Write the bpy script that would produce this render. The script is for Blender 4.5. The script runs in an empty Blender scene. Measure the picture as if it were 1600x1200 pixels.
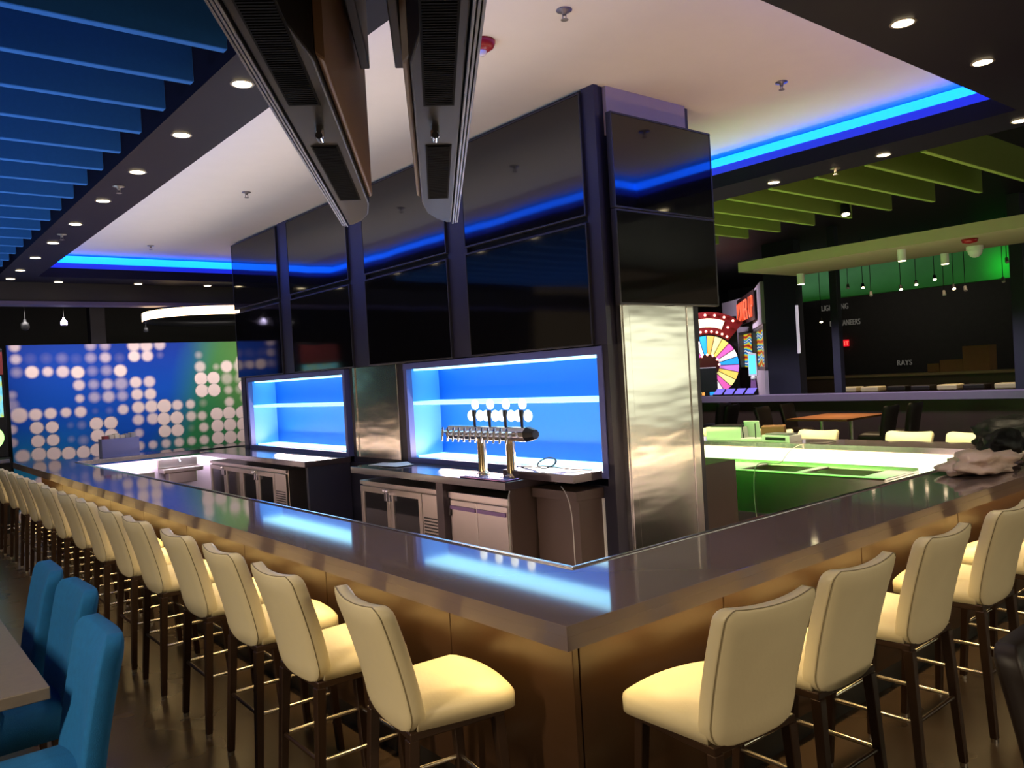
import bpy, bmesh, math, random
from mathutils import Vector, Matrix, noise
random.seed(7)
S = bpy.context.scene
COL = S.collection
PI = math.pi

# ------------------------------------------------------------------ camera, world, exposure
cam_d = bpy.data.cameras.new('camera'); cam = bpy.data.objects.new('camera', cam_d); COL.objects.link(cam)
cam_d.sensor_width = 36; cam_d.lens = 28.54; cam_d.clip_start = 0.03; cam_d.clip_end = 200
_R = [[0.7728444484, -0.6319893893, -0.0574532013], [0.0508091050, -0.0286205516, 0.9982982009], [0.6325582126, 0.7744483687, -0.0099915870]]
m = Matrix(((_R[0][0], _R[1][0], -_R[2][0], 0), (_R[0][1], _R[1][1], -_R[2][1], 0), (_R[0][2], _R[1][2], -_R[2][2], 1.9), (0, 0, 0, 1)))
cam.matrix_world = m
S.camera = cam
S.view_settings.view_transform = 'Standard'; S.view_settings.look = 'None'
S.view_settings.gamma = 1; S.view_settings.use_curve_mapping = False
S.view_settings.exposure = 0.0
S.cycles.use_denoising = True
S.cycles.max_bounces = 8; S.cycles.diffuse_bounces = 4; S.cycles.glossy_bounces = 5
S.cycles.sample_clamp_indirect = 4; S.cycles.caustics_reflective = False; S.cycles.caustics_refractive = False
W = bpy.data.worlds.new('World'); S.world = W; W.use_nodes = True
W.node_tree.nodes['Background'].inputs[0].default_value = (1.0, 0.72, 0.42, 1)
W.node_tree.nodes['Background'].inputs[1].default_value = 0.12

def area(name, loc, size, size_y, power, color, rot=(0, 0, 0), spread=180):
    d = bpy.data.lights.new(name, 'AREA'); d.shape = 'RECTANGLE'; d.size = size; d.size_y = size_y
    d.energy = power; d.color = color; d.spread = math.radians(spread)
    o = bpy.data.objects.new(name, d); COL.objects.link(o); o.location = loc; o.rotation_euler = rot
    return o
def aimed(name, loc, tgt, size, size_y, power, color, spread=140):
    o = area(name, loc, size, size_y, power, color, spread=spread)
    o.rotation_euler = (Vector(tgt)-Vector(loc)).to_track_quat('-Z', 'Y').to_euler(); return o
def spot(name, loc, power, color, rot=(0, 0, 0), ang=70, blend=.6, r=.04):
    d = bpy.data.lights.new(name, 'SPOT'); d.energy = power; d.color = color; d.spot_size = math.radians(ang); d.spot_blend = blend
    d.shadow_soft_size = r
    o = bpy.data.objects.new(name, d); COL.objects.link(o); o.location = loc; o.rotation_euler = rot
    return o
WARM = (1.0, 0.70, 0.30); WW = (1.0, 0.80, 0.55)
# LED tape under the bar overhang (long side, short side, far side), shining down on the bar front and the stool seats
area('led_tape_light', (1.90, 7.8, .98), .05, 11.2, 52, WARM)
area('led_tape_light', (4.85, 2.09, .98), 5.5, .05, 29, WARM)
area('led_tape_light', (7.60, 7.5, .98), .05, 10.5, 40, WARM)
# LED tape under the inner edge of the bar
area('led_tape_light', (2.28, 7.3, 1.0), .05, 9.5, 120, (1, .80, .62))
area('led_tape_light', (4.7, 12.41, 1.0), 4.6, .05, 32, (.95, .80, 1.0))
area('led_tape_light', (4.7, 2.46, 1.0), 4.4, .05, 45, WW)
# fill lights added in the bar well to brighten the white ceiling
UPC = (1, .66, .38)
area('well_fill', (2.42, 7.3, 1.0), .05, 9.0, 40, UPC, (PI, 0, 0))
area('well_fill', (4.7, 2.62, 1.0), 4.4, .05, 32, UPC, (PI, 0, 0))
area('well_fill', (7.05, 7.0, 1.0), .05, 8.5, 42, UPC, (PI, 0, 0))
area('far_stool_fill', (6.95, 4.8, 3.57), .12, 5, 110, (1, .82, .5), (0, math.radians(-32), 0), 90)  # added area light to brighten the far stools, no fixture of its own
# unseen fill lights added on the camera's side of the bar
area('room_fill', (-3.5, 2.5, 3.3), 3.0, .3, 380, WW)
area('room_fill', (2.5, -3.5, 3.3), 3.0, .3, 230, WW)
# added light on the unseen pale wall that the steel reflects
area('pale_wall_fill', (17, -7.6, 3.4), 11, .2, 600, (.97, 1, .84), (math.radians(-38), 0, 0), 130)
area('room_fill', (-3.5, 9.5, 3.3), 3.0, .3, 60, WW)  # another unseen fill light, added along the long side

# ------------------------------------------------------------------ helpers
def lin(r, g, b):
    f = lambda c: (c/255/12.92) if c/255 <= .04045 else ((c/255+.055)/1.055)**2.4
    return (f(r), f(g), f(b), 1)
_mats = {}
def mat(name, col, rough=.5, metal=0.0, emit=None, es=0.0, var=0.0, vscale=6, bump=0.0, bscale=20, stretch=None, spec=.5, coat=0, alpha=1, trans=0, rvar=0):
    if name in _mats: return _mats[name]
    M = bpy.data.materials.new(name); M.use_nodes = True; nt = M.node_tree; b = nt.nodes['Principled BSDF']
    b.inputs['Roughness'].default_value = rough; b.inputs['Metallic'].default_value = metal
    b.inputs['Specular IOR Level'].default_value = spec; b.inputs['Coat Weight'].default_value = coat
    b.inputs['Coat Roughness'].default_value = .05
    b.inputs['Transmission Weight'].default_value = trans; b.inputs['Alpha'].default_value = alpha
    if len(col) == 3: col = (*col, 1)
    b.inputs['Base Color'].default_value = col
    tc = nt.nodes.new('ShaderNodeTexCoord'); mp = nt.nodes.new('ShaderNodeMapping'); nt.links.new(tc.outputs['Object'], mp.inputs[0])
    if stretch: mp.inputs['Scale'].default_value = stretch
    if var or rvar:
        n = nt.nodes.new('ShaderNodeTexNoise'); n.inputs['Scale'].default_value = vscale; n.inputs['Detail'].default_value = 3
        nt.links.new(mp.outputs[0], n.inputs['Vector'])
        if var:
            r = nt.nodes.new('ShaderNodeValToRGB'); e = r.color_ramp.elements
            e[0].position = .15; e[1].position = .85
            e[0].color = tuple(max(0, c*(1-var)) for c in col[:3])+(1,); e[1].color = tuple(min(1, c*(1+var)) for c in col[:3])+(1,)
            nt.links.new(n.outputs['Fac'], r.inputs[0]); nt.links.new(r.outputs[0], b.inputs['Base Color'])
        if rvar:
            mr = nt.nodes.new('ShaderNodeMapRange'); mr.inputs['To Min'].default_value = max(0, rough-rvar); mr.inputs['To Max'].default_value = rough+rvar
            nt.links.new(n.outputs['Fac'], mr.inputs['Value']); nt.links.new(mr.outputs[0], b.inputs['Roughness'])
    if bump:
        n2 = nt.nodes.new('ShaderNodeTexNoise'); n2.inputs['Scale'].default_value = bscale; n2.inputs['Detail'].default_value = 2
        nt.links.new(mp.outputs[0], n2.inputs['Vector'])
        bp = nt.nodes.new('ShaderNodeBump'); bp.inputs['Strength'].default_value = bump; bp.inputs['Distance'].default_value = .02
        nt.links.new(n2.outputs['Fac'], bp.inputs['Height']); nt.links.new(bp.outputs[0], b.inputs['Normal'])
    if emit:
        b.inputs['Emission Color'].default_value = (*emit[:3], 1); b.inputs['Emission Strength'].default_value = es
    _mats[name] = M
    return M

class MB:
    def __init__(s): s.v = []; s.f = []; s.sm = []; s.mi = []
    def add(s, vs, fs, smooth=False, mi=0):
        o = len(s.v); s.v += [tuple(v) for v in vs]
        for f in fs: s.f.append(tuple(i+o for i in f)); s.sm.append(smooth); s.mi.append(mi)
        return s
    def box(s, x0, x1, y0, y1, z0, z1, mi=0):
        return s.add([(x0,y0,z0),(x1,y0,z0),(x1,y1,z0),(x0,y1,z0),(x0,y0,z1),(x1,y0,z1),(x1,y1,z1),(x0,y1,z1)],
                     [(3,2,1,0),(4,5,6,7),(0,1,5,4),(1,2,6,5),(2,3,7,6),(3,0,4,7)], mi=mi)
    def hexa(s, b, t, mi=0):
        return s.add(list(b)+list(t), [(3,2,1,0),(4,5,6,7),(0,1,5,4),(1,2,6,5),(2,3,7,6),(3,0,4,7)], mi=mi)
    def cyl(s, p0, p1, r0, r1=None, n=16, mi=0, cap=True, smooth=True):
        r1 = r0 if r1 is None else r1
        p0 = Vector(p0); p1 = Vector(p1); d = (p1-p0).normalized()
        a = d.orthogonal().normalized(); b = d.cross(a)
        ring = lambda p, r: [p+a*math.cos(2*PI*i/n)*r+b*math.sin(2*PI*i/n)*r for i in range(n)]
        s.add(ring(p0, r0)+ring(p1, r1), [(i, (i+1) % n, n+(i+1) % n, n+i) for i in range(n)], smooth, mi)
        if cap:
            s.add(ring(p0, r0), [tuple(reversed(range(n)))], mi=mi); s.add(ring(p1, r1), [tuple(range(n))], mi=mi)
        return s
    def tube(s, path, r, n=8, mi=0):
        for a, b in zip(path, path[1:]): s.cyl(a, b, r, r, n, mi)
        for p in path[1:-1]: s.sphere(p, r, n, max(4, n//2), mi=mi)
        return s
    def sphere(s, c, r, n=16, k=8, mi=0, sc=(1,1,1)):
        vs = []; fs = []
        for j in range(k+1):
            t = PI*j/k
            for i in range(n):
                p = 2*PI*i/n; vs.append((c[0]+r*sc[0]*math.sin(t)*math.cos(p), c[1]+r*sc[1]*math.sin(t)*math.sin(p), c[2]+r*sc[2]*math.cos(t)))
        for j in range(k):
            for i in range(n): fs.append((j*n+i, (j+1)*n+i, (j+1)*n+(i+1) % n, j*n+(i+1) % n))
        return s.add(vs, fs, True, mi)
    def lathe(s, prof, c=(0,0,0), n=24, mi=0):
        vs = []; fs = []
        for r, z in prof:
            for i in range(n): vs.append((c[0]+r*math.cos(2*PI*i/n), c[1]+r*math.sin(2*PI*i/n), c[2]+z))
        for j in range(len(prof)-1):
            for i in range(n): fs.append((j*n+i, j*n+(i+1) % n, (j+1)*n+(i+1) % n, (j+1)*n+i))
        return s.add(vs, fs, True, mi)
    def prism(s, poly, z0, z1, mi=0):
        n = len(poly)
        vs = [(x, y, z0) for x, y in poly]+[(x, y, z1) for x, y in poly]
        return s.add(vs, [tuple(reversed(range(n))), tuple(range(n, 2*n))]+[(i, (i+1) % n, n+(i+1) % n, n+i) for i in range(n)], mi=mi)
    def tf(s, M):
        s.v = [tuple(M @ Vector(v)) for v in s.v]; return s
    def build(s, name, mats, parent=None, bevel=0, segs=2, sub=0, weld=False):
        me = bpy.data.meshes.new(name); me.from_pydata(s.v, [], s.f)
        for p, a, i in zip(me.polygons, s.sm, s.mi): p.use_smooth = a; p.material_index = i
        for x in (mats if isinstance(mats, (list, tuple)) else [mats]): me.materials.append(x)
        bm = bmesh.new(); bm.from_mesh(me)
        if weld or bevel: bmesh.ops.remove_doubles(bm, verts=bm.verts, dist=1e-5)
        bmesh.ops.recalc_face_normals(bm, faces=bm.faces); bm.to_mesh(me); bm.free()
        o = bpy.data.objects.new(name, me); COL.objects.link(o)
        if parent: o.parent = parent
        if bevel:
            b = o.modifiers.new('edge', 'BEVEL'); b.width = bevel; b.segments = segs; b.limit_method = 'ANGLE'; b.harden_normals = False
        if sub:
            q = o.modifiers.new('sub', 'SUBSURF'); q.levels = q.render_levels = sub
        return o
def box(x0, x1, y0, y1, z0, z1): return MB().box(x0, x1, y0, y1, z0, z1)
def tag(o, label, cat, group=None):
    o['label'] = label; o['category'] = cat
    if group: o['group'] = group
    return o
def struct(o, kind='structure'):
    o['kind'] = kind; return o
def thing(name, label, cat, loc=(0,0,0), rz=0, group=None):
    o = bpy.data.objects.new(name, None); COL.objects.link(o); o.empty_display_size = .1
    o.location = loc; o.rotation_euler = (0, 0, rz)
    return tag(o, label, cat, group)
def copy_tree(o, parent=None):
    c = o.copy(); COL.objects.link(c); c.parent = parent
    for ch in list(o.children): copy_tree(ch, c)
    return c
def dup(o, loc, rz, label, group=None):
    c = copy_tree(o); c.location = loc; c.rotation_euler = (0, 0, rz); c['label'] = label
    if group: c['group'] = group
    return c
def text(name, body, size, M, material, parent=None, ext=.01, sx=1.0, bold=0.0):
    cu = bpy.data.curves.new(name, 'FONT'); cu.body = body; cu.size = size; cu.extrude = ext; cu.align_x = 'CENTER'; cu.offset = bold; cu.space_character = 1.08
    t = bpy.data.objects.new(name, cu); COL.objects.link(t)
    dg = bpy.context.evaluated_depsgraph_get(); me = bpy.data.meshes.new_from_object(t.evaluated_get(dg))
    bpy.data.objects.remove(t); bpy.data.curves.remove(cu)
    me.transform(M @ Matrix.Diagonal((sx, 1, 1, 1))); me.materials.clear(); me.materials.append(material)
    o = bpy.data.objects.new(name, me); COL.objects.link(o)
    if parent: o.parent = parent
    return o
ORD = ['first','second','third','fourth','fifth','sixth','seventh','eighth','ninth','tenth','eleventh','twelfth','thirteenth','fourteenth','fifteenth','sixteenth']

# ------------------------------------------------------------------ materials
M_floor = mat('polished_concrete', lin(68,54,41), .28, var=.35, vscale=1.3, rvar=.08)
M_ceil = mat('white_ceiling_paint', (.80,.735,.675), .8, var=.02)
M_soff = mat('navy_soffit_paint', lin(18,16,36), .55, spec=.12, var=.05)
M_dark = mat('black_paint', (.006,.006,.008), .6, var=.1)
M_navy = mat('navy_wall_paint', (.012,.012,.028), .6, var=.1)
M_tower = mat('tower_paint', (.012,.012,.024), .45, var=.1)
M_quartz = mat('brown_quartz', lin(126,111,110), .065, var=.02, vscale=2, spec=.6, coat=.25)
M_quartzd = mat('dark_quartz', lin(62,54,56), .12, var=.02, vscale=2, spec=.5)
M_die = mat('bronze_laminate', lin(56,38,24), .3, var=.06, vscale=3, stretch=(1,1,6), bump=.02, bscale=60)
M_kick = mat('black_kickplate', (.01,.009,.008), .4)
M_chrome = mat('polished_steel', (.72,.72,.76), .16, 1.0, var=.03)
M_steel = mat('brushed_steel', (.64,.58,.52), .3, 1.0, var=.03, vscale=4)
M_cladding = mat('stainless_cladding', (.72,.71,.66), .2, 1.0, var=.02, vscale=3, stretch=(.5,.5,2.0), bump=.4, bscale=2.4)
M_screen = mat('tv_screen_glass', (.003,.003,.004), .06, spec=.75, bump=.11, bscale=.9)
M_bezel = mat('tv_bezel', (.02,.02,.024), .35)
M_tvcase = mat('tv_casing', (.007,.007,.010), .4, spec=.22, var=.05)
M_tvback = mat('tv_back_casing', lin(168,136,108), .5, var=.06)
M_vinyl = mat('cream_vinyl', lin(228,216,178), .42, var=.03, vscale=10, bump=.03, bscale=60)
M_piping = mat('cream_piping', lin(140,128,98), .5)
M_leg = mat('dark_bronze_leg', lin(62,44,32), .36, .4, var=.1)
M_glide = mat('nickel_glide', (.6,.56,.5), .3, 1)
M_rail = mat('nickel_footrest', (.78,.72,.62), .24, 1.0, var=.03)
M_bluefab = mat('teal_fabric', lin(4,98,160), .85, var=.12, vscale=30, bump=.15, bscale=220)
M_brownfab = mat('dark_brown_leather', lin(30,20,16), .5, var=.1)
M_baffle = mat('blue_felt', lin(24,100,185), .9, var=.06, vscale=40)
M_gbaffle = mat('green_felt', lin(120,140,62), .9, var=.06, vscale=40)
M_nframe = mat('niche_frame_paint', lin(84,92,150), .4)
M_nblue = mat('niche_blue_panel', (.0015,.112,.50), .5, var=.03)
M_ngreen = mat('niche_green_panel', (.05,.7,.08), .5, var=.03)
M_nside = mat('niche_side_panel', (.10,.33,.75), .45)
M_ledw = mat('led_blue_white', (.8,.9,1), .5, emit=(.34,.82,1.0), es=2.1)
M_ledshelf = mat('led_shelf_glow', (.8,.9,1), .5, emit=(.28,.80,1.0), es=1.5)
M_ledg = mat('led_green', (.6,1,.6), .5, emit=(.2,1.0,.1), es=5)
M_cove = mat('led_cyan_cove', (.2,.5,1), .5, emit=(.0006,.095,1.0), es=7.5)
M_coveb = mat('blue_lip_glow', (.02,.04,.3), .5, emit=(.003,.012,.62), es=1.0)
M_downl = mat('downlight_glow', (1,.9,.7), .5, emit=(1,.80,.48), es=9)
M_trimring = mat('downlight_trim', (.25,.22,.2), .4, .6)
M_black = mat('black_plastic', (.008,.008,.009), .45, spec=.3)
M_vent = mat('matte_black_grille', (.012, .012, .013), .8, spec=.15)
M_white = mat('white_plastic', (.75,.74,.72), .5)
M_red = mat('red_plastic', lin(150,22,30), .35)
M_wallglow = mat('led_lit_wall_glow', (.9,.9,.85), .5, emit=(1,.95,.70), es=2.2)
M_ringl = mat('ring_lamp_glow', (1,.8,.6), .5, emit=(1,.66,.36), es=5)
M_glass = mat('dark_cooler_glass', (.012,.012,.014), .06, spec=.7)
M_card = mat('brown_cardboard', lin(120,84,52), .8, var=.08)
M_wood = mat('brown_table_laminate', lin(150,98,58), .35, var=.15, vscale=5, stretch=(1,8,1))
M_grey = mat('grey_stone_laminate', lin(118,108,96), .32, var=.12, vscale=25)
M_inner = mat('white_inner_lining', lin(212,196,206), .4, var=.04)
M_cream2 = mat('cream_leather', lin(222,205,160), .5)
M_letters = mat('dim_white_letter', lin(120,116,105), .6, emit=(1,.95,.85), es=.05)
M_rail2 = mat('grey_violet_cap', lin(118,106,124), .35, var=.06)
M_brownwall = mat('brown_half_wall_panel', lin(58,44,34), .5, var=.1)
M_bulk = mat('taupe_bulkhead_paint', lin(164,148,120), .7, var=.04)
M_cable = mat('black_cable', (.015,.015,.016), .45)
M_gcable = mat('grey_cable', (.35,.34,.30), .5)
# ------------------------------------------------------------------ the setting
ZC, ZS = 3.95, 3.60
OX0, OX1, OY0, OY1 = 2.05, 6.60, 2.17, 12.45          # opening of the ceiling tray
struct(box(-9, 31, -9, 22, -.1, 0).build('floor', M_floor))
struct(box(1.70, 7.0, 1.80, 12.85, ZC, ZC+.03).build('ceiling', M_ceil))
struct(box(-9, 31, -9, 22, 4.9, 4.95).build('ceiling_deck', M_dark))
so = MB()
for a in ((1.60, OX0, .6, 13.05), (OX1, 7.12, .6, 13.05), (OX0, OX1, .6, OY0), (OX0, OX1, OY1, 13.05)):
    so.box(a[0], a[1], a[2], a[3], ZS, ZS+.13)
so.box(1.60, 1.72, .6, 13.05, ZS+.13, 4.2).box(7.0, 7.12, .6, 13.05, ZS+.13, 4.2).box(1.72, 7.0, .6, 1.8, ZS+.13, 4.2).box(1.72, 7.0, 12.85, 13.05, ZS+.13, 4.2)
struct(so.build('ceiling_soffit', M_soff))
cv = thing('cove_light', 'blue glowing LED cove running round the recessed white ceiling', 'cove light', (4.3, 7.3, 3.8))
g = .16
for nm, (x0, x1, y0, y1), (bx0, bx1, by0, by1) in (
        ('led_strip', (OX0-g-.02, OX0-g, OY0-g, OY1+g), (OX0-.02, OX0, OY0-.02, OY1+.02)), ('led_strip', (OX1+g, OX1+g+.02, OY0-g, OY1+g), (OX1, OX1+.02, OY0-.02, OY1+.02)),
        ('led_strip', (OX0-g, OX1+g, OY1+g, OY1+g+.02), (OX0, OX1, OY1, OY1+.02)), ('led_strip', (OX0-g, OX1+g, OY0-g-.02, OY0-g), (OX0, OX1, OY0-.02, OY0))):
    box(x0-4.3, x1-4.3, y0-7.3, y1-7.3, -.01, .125).build(nm, M_cove, cv)
    box(bx0-4.3, bx1-4.3, by0-7.3, by1-7.3, -.07, 0).build('lit_lip_band', M_coveb, cv)  # emissive band, its glow stands for the LED-lit face of the lip
# far walls of the dark hall
struct(box(28, 28.2, -9, 22, 0, 4.9).build('wall_far_lounge', mat('black_brick', (.010, .009, .009), .75, var=.3, vscale=6, bump=.2, bscale=8)))
struct(box(8, 31, -9.2, -9, 0, 3.6).build('wall_added_pale', mat('pale_added_wall', (.62,.60,.52), .8, var=.05)))  # unseen pale wall, added for the steel to reflect
struct(box(-9, 28, 20, 20.2, 0, 4.9).build('wall_behind_mural', M_dark))
struct(box(-9, 7.5, 13.3, 13.55, 3.36, 3.66).build('ceiling_bulkhead', mat('brown_black_bulkhead', lin(44, 38, 40), .6, var=.06)))
struct(box(-9, 7.5, 13.27, 13.58, 3.31, 3.36).build('trim_bulkhead', mat('violet_grey_trim', lin(92, 80, 120), .5)))
struct(box(10.0, 11.5, -6, 6.95, 3.2, 3.34).build('ceiling_bulkhead_lounge', M_bulk))
struct(box(18.4, 18.7, 11.15, 12.05, 0, 4.9).build('wall_partition', M_navy))
gw = struct(box(24.0, 24.3, 4.5, 15.2, 3.75, 4.75).build('wall_green_band', mat('green_lit_duct_wall', lin(90, 170, 100), .7, var=.2, vscale=1.5)))
area('green_wash', (23.0, 10.5, 3.5), .2, 9, 2.6, (.03, 1, .12), (math.radians(0), math.radians(-125), 0), 110)
area('green_wash', (23.5, 8.4, 4.1), .3, .3, 2, (.03, 1, .12), (0, math.radians(-95), 0), 150)
def post(x, y, z, w, lab):
    o = box(-w/2, w/2, -w/2, w/2, 0, z).build('support_post', M_navy, bevel=.01); o.location = (x, y, 0)
    tag(o, lab, 'post', 'dark square posts')
post(17.6, 9.67, 4.9, .18, 'dark square post in front of the white team lettering')
post(17.9, 6.0, 4.9, .24, 'dark square post at the end of the half wall')
post(3.62, 16.5, 4.9, .26, 'dim square post above the dotted mural')

# downlights set in the soffit
def downlight(x, y, z, lab, grp, power=5, first=[None]):
    if first[0] is None:
        t = thing('recessed_downlight', lab, 'downlight', (x, y, z), 0, grp)
        MB().lathe([(.066, -.004), (.062, -.007), (.050, -.005), (.050, .012), (.066, .012)], n=24).build('trim_ring', M_trimring, t)
        MB().cyl((0, 0, -.0055), (0, 0, -.002), .052, n=24).build('lens', M_downl, t)
        first[0] = t
    else: dup(first[0], (x, y, z), 0, lab, grp)
    if power: spot('downlight_beam', (x, y, z-.03), power, (1, .84, .62), ang=75, r=.04)
for i, y in enumerate((3.42, 4.37, 5.43, 6.48, 7.55, 8.65, 9.75, 10.82, 11.9, 12.72)):
    downlight(1.77, y, ZS-.001, 'warm recessed downlight over the long side of the bar, %s from the hanging screens' % ORD[i], 'downlights over the long side of the bar', 22)
for i, x in enumerate((3.29, 4.29, 5.30, 6.35)):
    downlight(x, 1.91, ZS-.001, 'warm recessed downlight over the short side of the bar, %s from the bar corner' % ORD[i], 'downlights over the short side of the bar', 22)
for i, y in enumerate((2.26, 3.30, 4.36, 5.40, 6.40)):
    downlight(6.92, y, ZS-.001, 'warm recessed downlight over the far side of the bar beside the green baffles, %s along' % ORD[i], 'downlights over the far side of the bar', 18)
for i, x in enumerate((2.38, 3.44, 4.47)):
    downlight(x, 12.91, ZS-.001, 'small downlight in the soffit before the dotted mural, %s along' % ORD[i], 'downlights before the mural', 6)

# sprinklers, alarm
def sprinkler(x, y, z, lab, first=[None]):
    if first[0] is None:
        t = thing('sprinkler_head', lab, 'sprinkler', (x, y, z), 0, 'ceiling sprinklers')
        MB().lathe([(.0, 0), (.045, 0), (.045, -.006), (.016, -.010), (.012, -.03), (0, -.03)], n=16).build('escutcheon', M_trimring, t)
        MB().cyl((-.012, 0, -.03), (-.012, 0, -.055), .003, n=6).cyl((.012, 0, -.03), (.012, 0, -.055), .003, n=6).cyl((0, 0, -.055), (0, 0, -.058), .022, n=12).build('deflector', M_trimring, t)
        first[0] = t
    else: dup(first[0], (x, y, z), 0, lab)
for i, (x, y) in enumerate(((3.24, 3.31), (3.26, 6.08), (3.28, 8.16), (3.28, 11.6))):
    sprinkler(x, y, ZC, 'small sprinkler on the white ceiling between tower and cove, %s from the hanging screens' % ORD[i])
sprinkler(5.44, 3.32, ZC, 'small sprinkler on the white ceiling beyond the tower end')
sprinkler(1.76, 6.99, ZS, 'small sprinkler in the navy soffit over the long side, between the third and fourth downlights')
sprinkler(1.76, 9.24, ZS, 'small sprinkler in the navy soffit over the long side, between the sixth and seventh downlights')
sprinkler(6.98, 3.77, ZS, 'small sprinkler in the soffit beside the green baffles')
al = thing('fire_alarm_strobe', 'red round fire alarm strobe on the white ceiling', 'fire alarm', (3.10, 3.90, ZC))
MB().lathe([(.0, 0), (.085, 0), (.085, -.012), (.072, -.04), (.045, -.058), (0, -.06)], n=28).build('housing', M_red, al)
MB().lathe([(.03, -.055), (.028, -.075), (.015, -.088), (0, -.09)], n=16).build('strobe_lens', mat('clear_strobe', (.8,.75,.75), .15), al)

# blue and green felt baffles
for i in range(16):
    y = 3.88+.494*i
    o = box(-5.5, 1.50, -.025, .025, 0, .33).build('ceiling_baffle', M_baffle, bevel=.004, segs=1); o.location = (0, y, 3.55)
    tag(o, 'blue felt ceiling baffle, %s from the hanging screens' % ORD[i], 'ceiling baffle', 'blue felt ceiling baffles')
for i in range(9):
    y = 3.08+.495*i
    o = box(0, 2.5, -.025, .025, 0, .33).build('ceiling_baffle', M_gbaffle, bevel=.004, segs=1); o.location = (7.17, y, 3.60)
    tag(o, 'green felt ceiling baffle beyond the blue cove, %s from the open side' % ORD[i], 'ceiling baffle', 'green felt ceiling baffles')
tl = thing('track_spotlight', 'small lit spotlight among the green baffles', 'spotlight', (9.36, 4.96, 3.72))
MB().cyl((0, 0, 0), (-.03, -.02, -.12), .05, .06, 16).build('body', M_black, tl); MB().cyl((-.031, -.021, -.121), (-.032, -.022, -.125), .045, n=16).build('lens', M_downl, tl)
spot('spot_beam', (9.30, 4.93, 3.57), 5, (1, .8, .3), (math.radians(60), math.radians(20), 0), 80)
area('green_baffle_fill', (9.2, 4.9, .16), .3, 5, 20, (.92, 1, .6), (PI, 0, 0), 100)  # light added at floor level to brighten the green baffles
area('blue_baffle_fill', (-1.6, 7.5, .16), .3, 9, 310, (.55, .75, 1), (PI, 0, 0), 150)  # unseen light added to brighten the blue baffles from below
for x, y, L, lb in ((9.2, 4.9, 5, 'long black added light housing under the green baffles, behind the far stools'), (-1.6, 7.5, 9, 'long black added light housing under the blue baffles')):  # housings made up to carry the two added baffle lights
    fu = thing('floor_fill_housing', lb, 'added light housing', (x, y, 0)); MB().box(-.18, .18, -L/2-.05, L/2+.05, 0, .10).box(-.18, -.16, -L/2-.05, L/2+.05, .10, .15).box(.16, .18, -L/2-.05, L/2+.05, .10, .15).build('housing', M_black, fu, bevel=.004)
    box(-.15, .15, -L/2, L/2, .10, .12).build('lens', M_white, fu)

# ------------------------------------------------------------------ the bar: worktop, front, inner lining
OUT = [(1.78,1.97),(7.72,1.97),(7.72,13.1),(2.25,13.1),(2.25,13.65),(1.78,13.65)]
IN = [(2.33,2.52),(7.15,2.52),(7.15,12.32),(2.33,12.32)]
wt = thing('bar_worktop', 'long glossy brown stone bar top running round the whole bar', 'bar top', (1.78, 1.97, 0))
w = MB()
Z0, Z1 = 1.03, 1.07
for (x0, x1, y0, y1) in ((1.78, 2.33, 1.97, 13.65), (7.15, 7.72, 1.97, 13.1), (2.33, 7.15, 1.97, 2.52), (2.33, 7.15, 12.32, 13.1)):
    pass
loops = [[(x, y, z) for x, y in P] for P in (OUT, IN) for z in (Z0, Z1)]
no = len(OUT); ni = len(IN)
w.add(loops[0]+loops[1], [(i, (i+1) % no, no+(i+1) % no, no+i) for i in range(no)])
w.add(loops[2]+loops[3], [((i+1) % ni, i, ni+i, ni+(i+1) % ni) for i in range(ni)])
for z, fl in ((Z1, 0), (Z0, 1)):
    vs = [(x, y, z) for x, y in OUT]+[(x, y, z) for x, y in IN]+[(2.25, 12.32, z), (2.33, 13.1, z)]
    F = [(0, 1, 7, 6), (1, 2, 8, 7), (2, 11, 9, 8), (11, 3, 10, 9), (0, 6, 9, 10), (10, 3, 4, 5), (0, 10, 5)]
    w.add(vs, [tuple(reversed(f)) if fl else f for f in F])
w.tf(Matrix.Translation((-1.78, -1.97, 0))).build('slab', M_quartz, wt, bevel=.0025, weld=True)
ap = MB()
for a in ((1.78, 1.83, 1.97, 13.65), (7.67, 7.72, 1.97, 13.1), (1.83, 7.67, 1.97, 2.02), (2.25, 7.67, 13.05, 13.1), (1.83, 2.25, 13.6, 13.65)): ap.box(a[0], a[1], a[2], a[3], .985, 1.031)
ap.tf(Matrix.Translation((-1.78, -1.97, 0))).build('apron', M_quartz, wt)
e = MB(); t_ = .016
e.box(2.33, 2.33+t_, 2.52, 12.32, 1.02, 1.078).box(7.15-t_, 7.15, 2.52, 12.32, 1.02, 1.078).box(2.33+t_, 7.15-t_, 2.52, 2.52+t_, 1.02, 1.078).box(2.33+t_, 7.15-t_, 12.32-t_, 12.32, 1.02, 1.078)
e.tf(Matrix.Translation((-1.78, -1.97, 0))).build('edge_trim', M_chrome, wt, bevel=.003)

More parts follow.
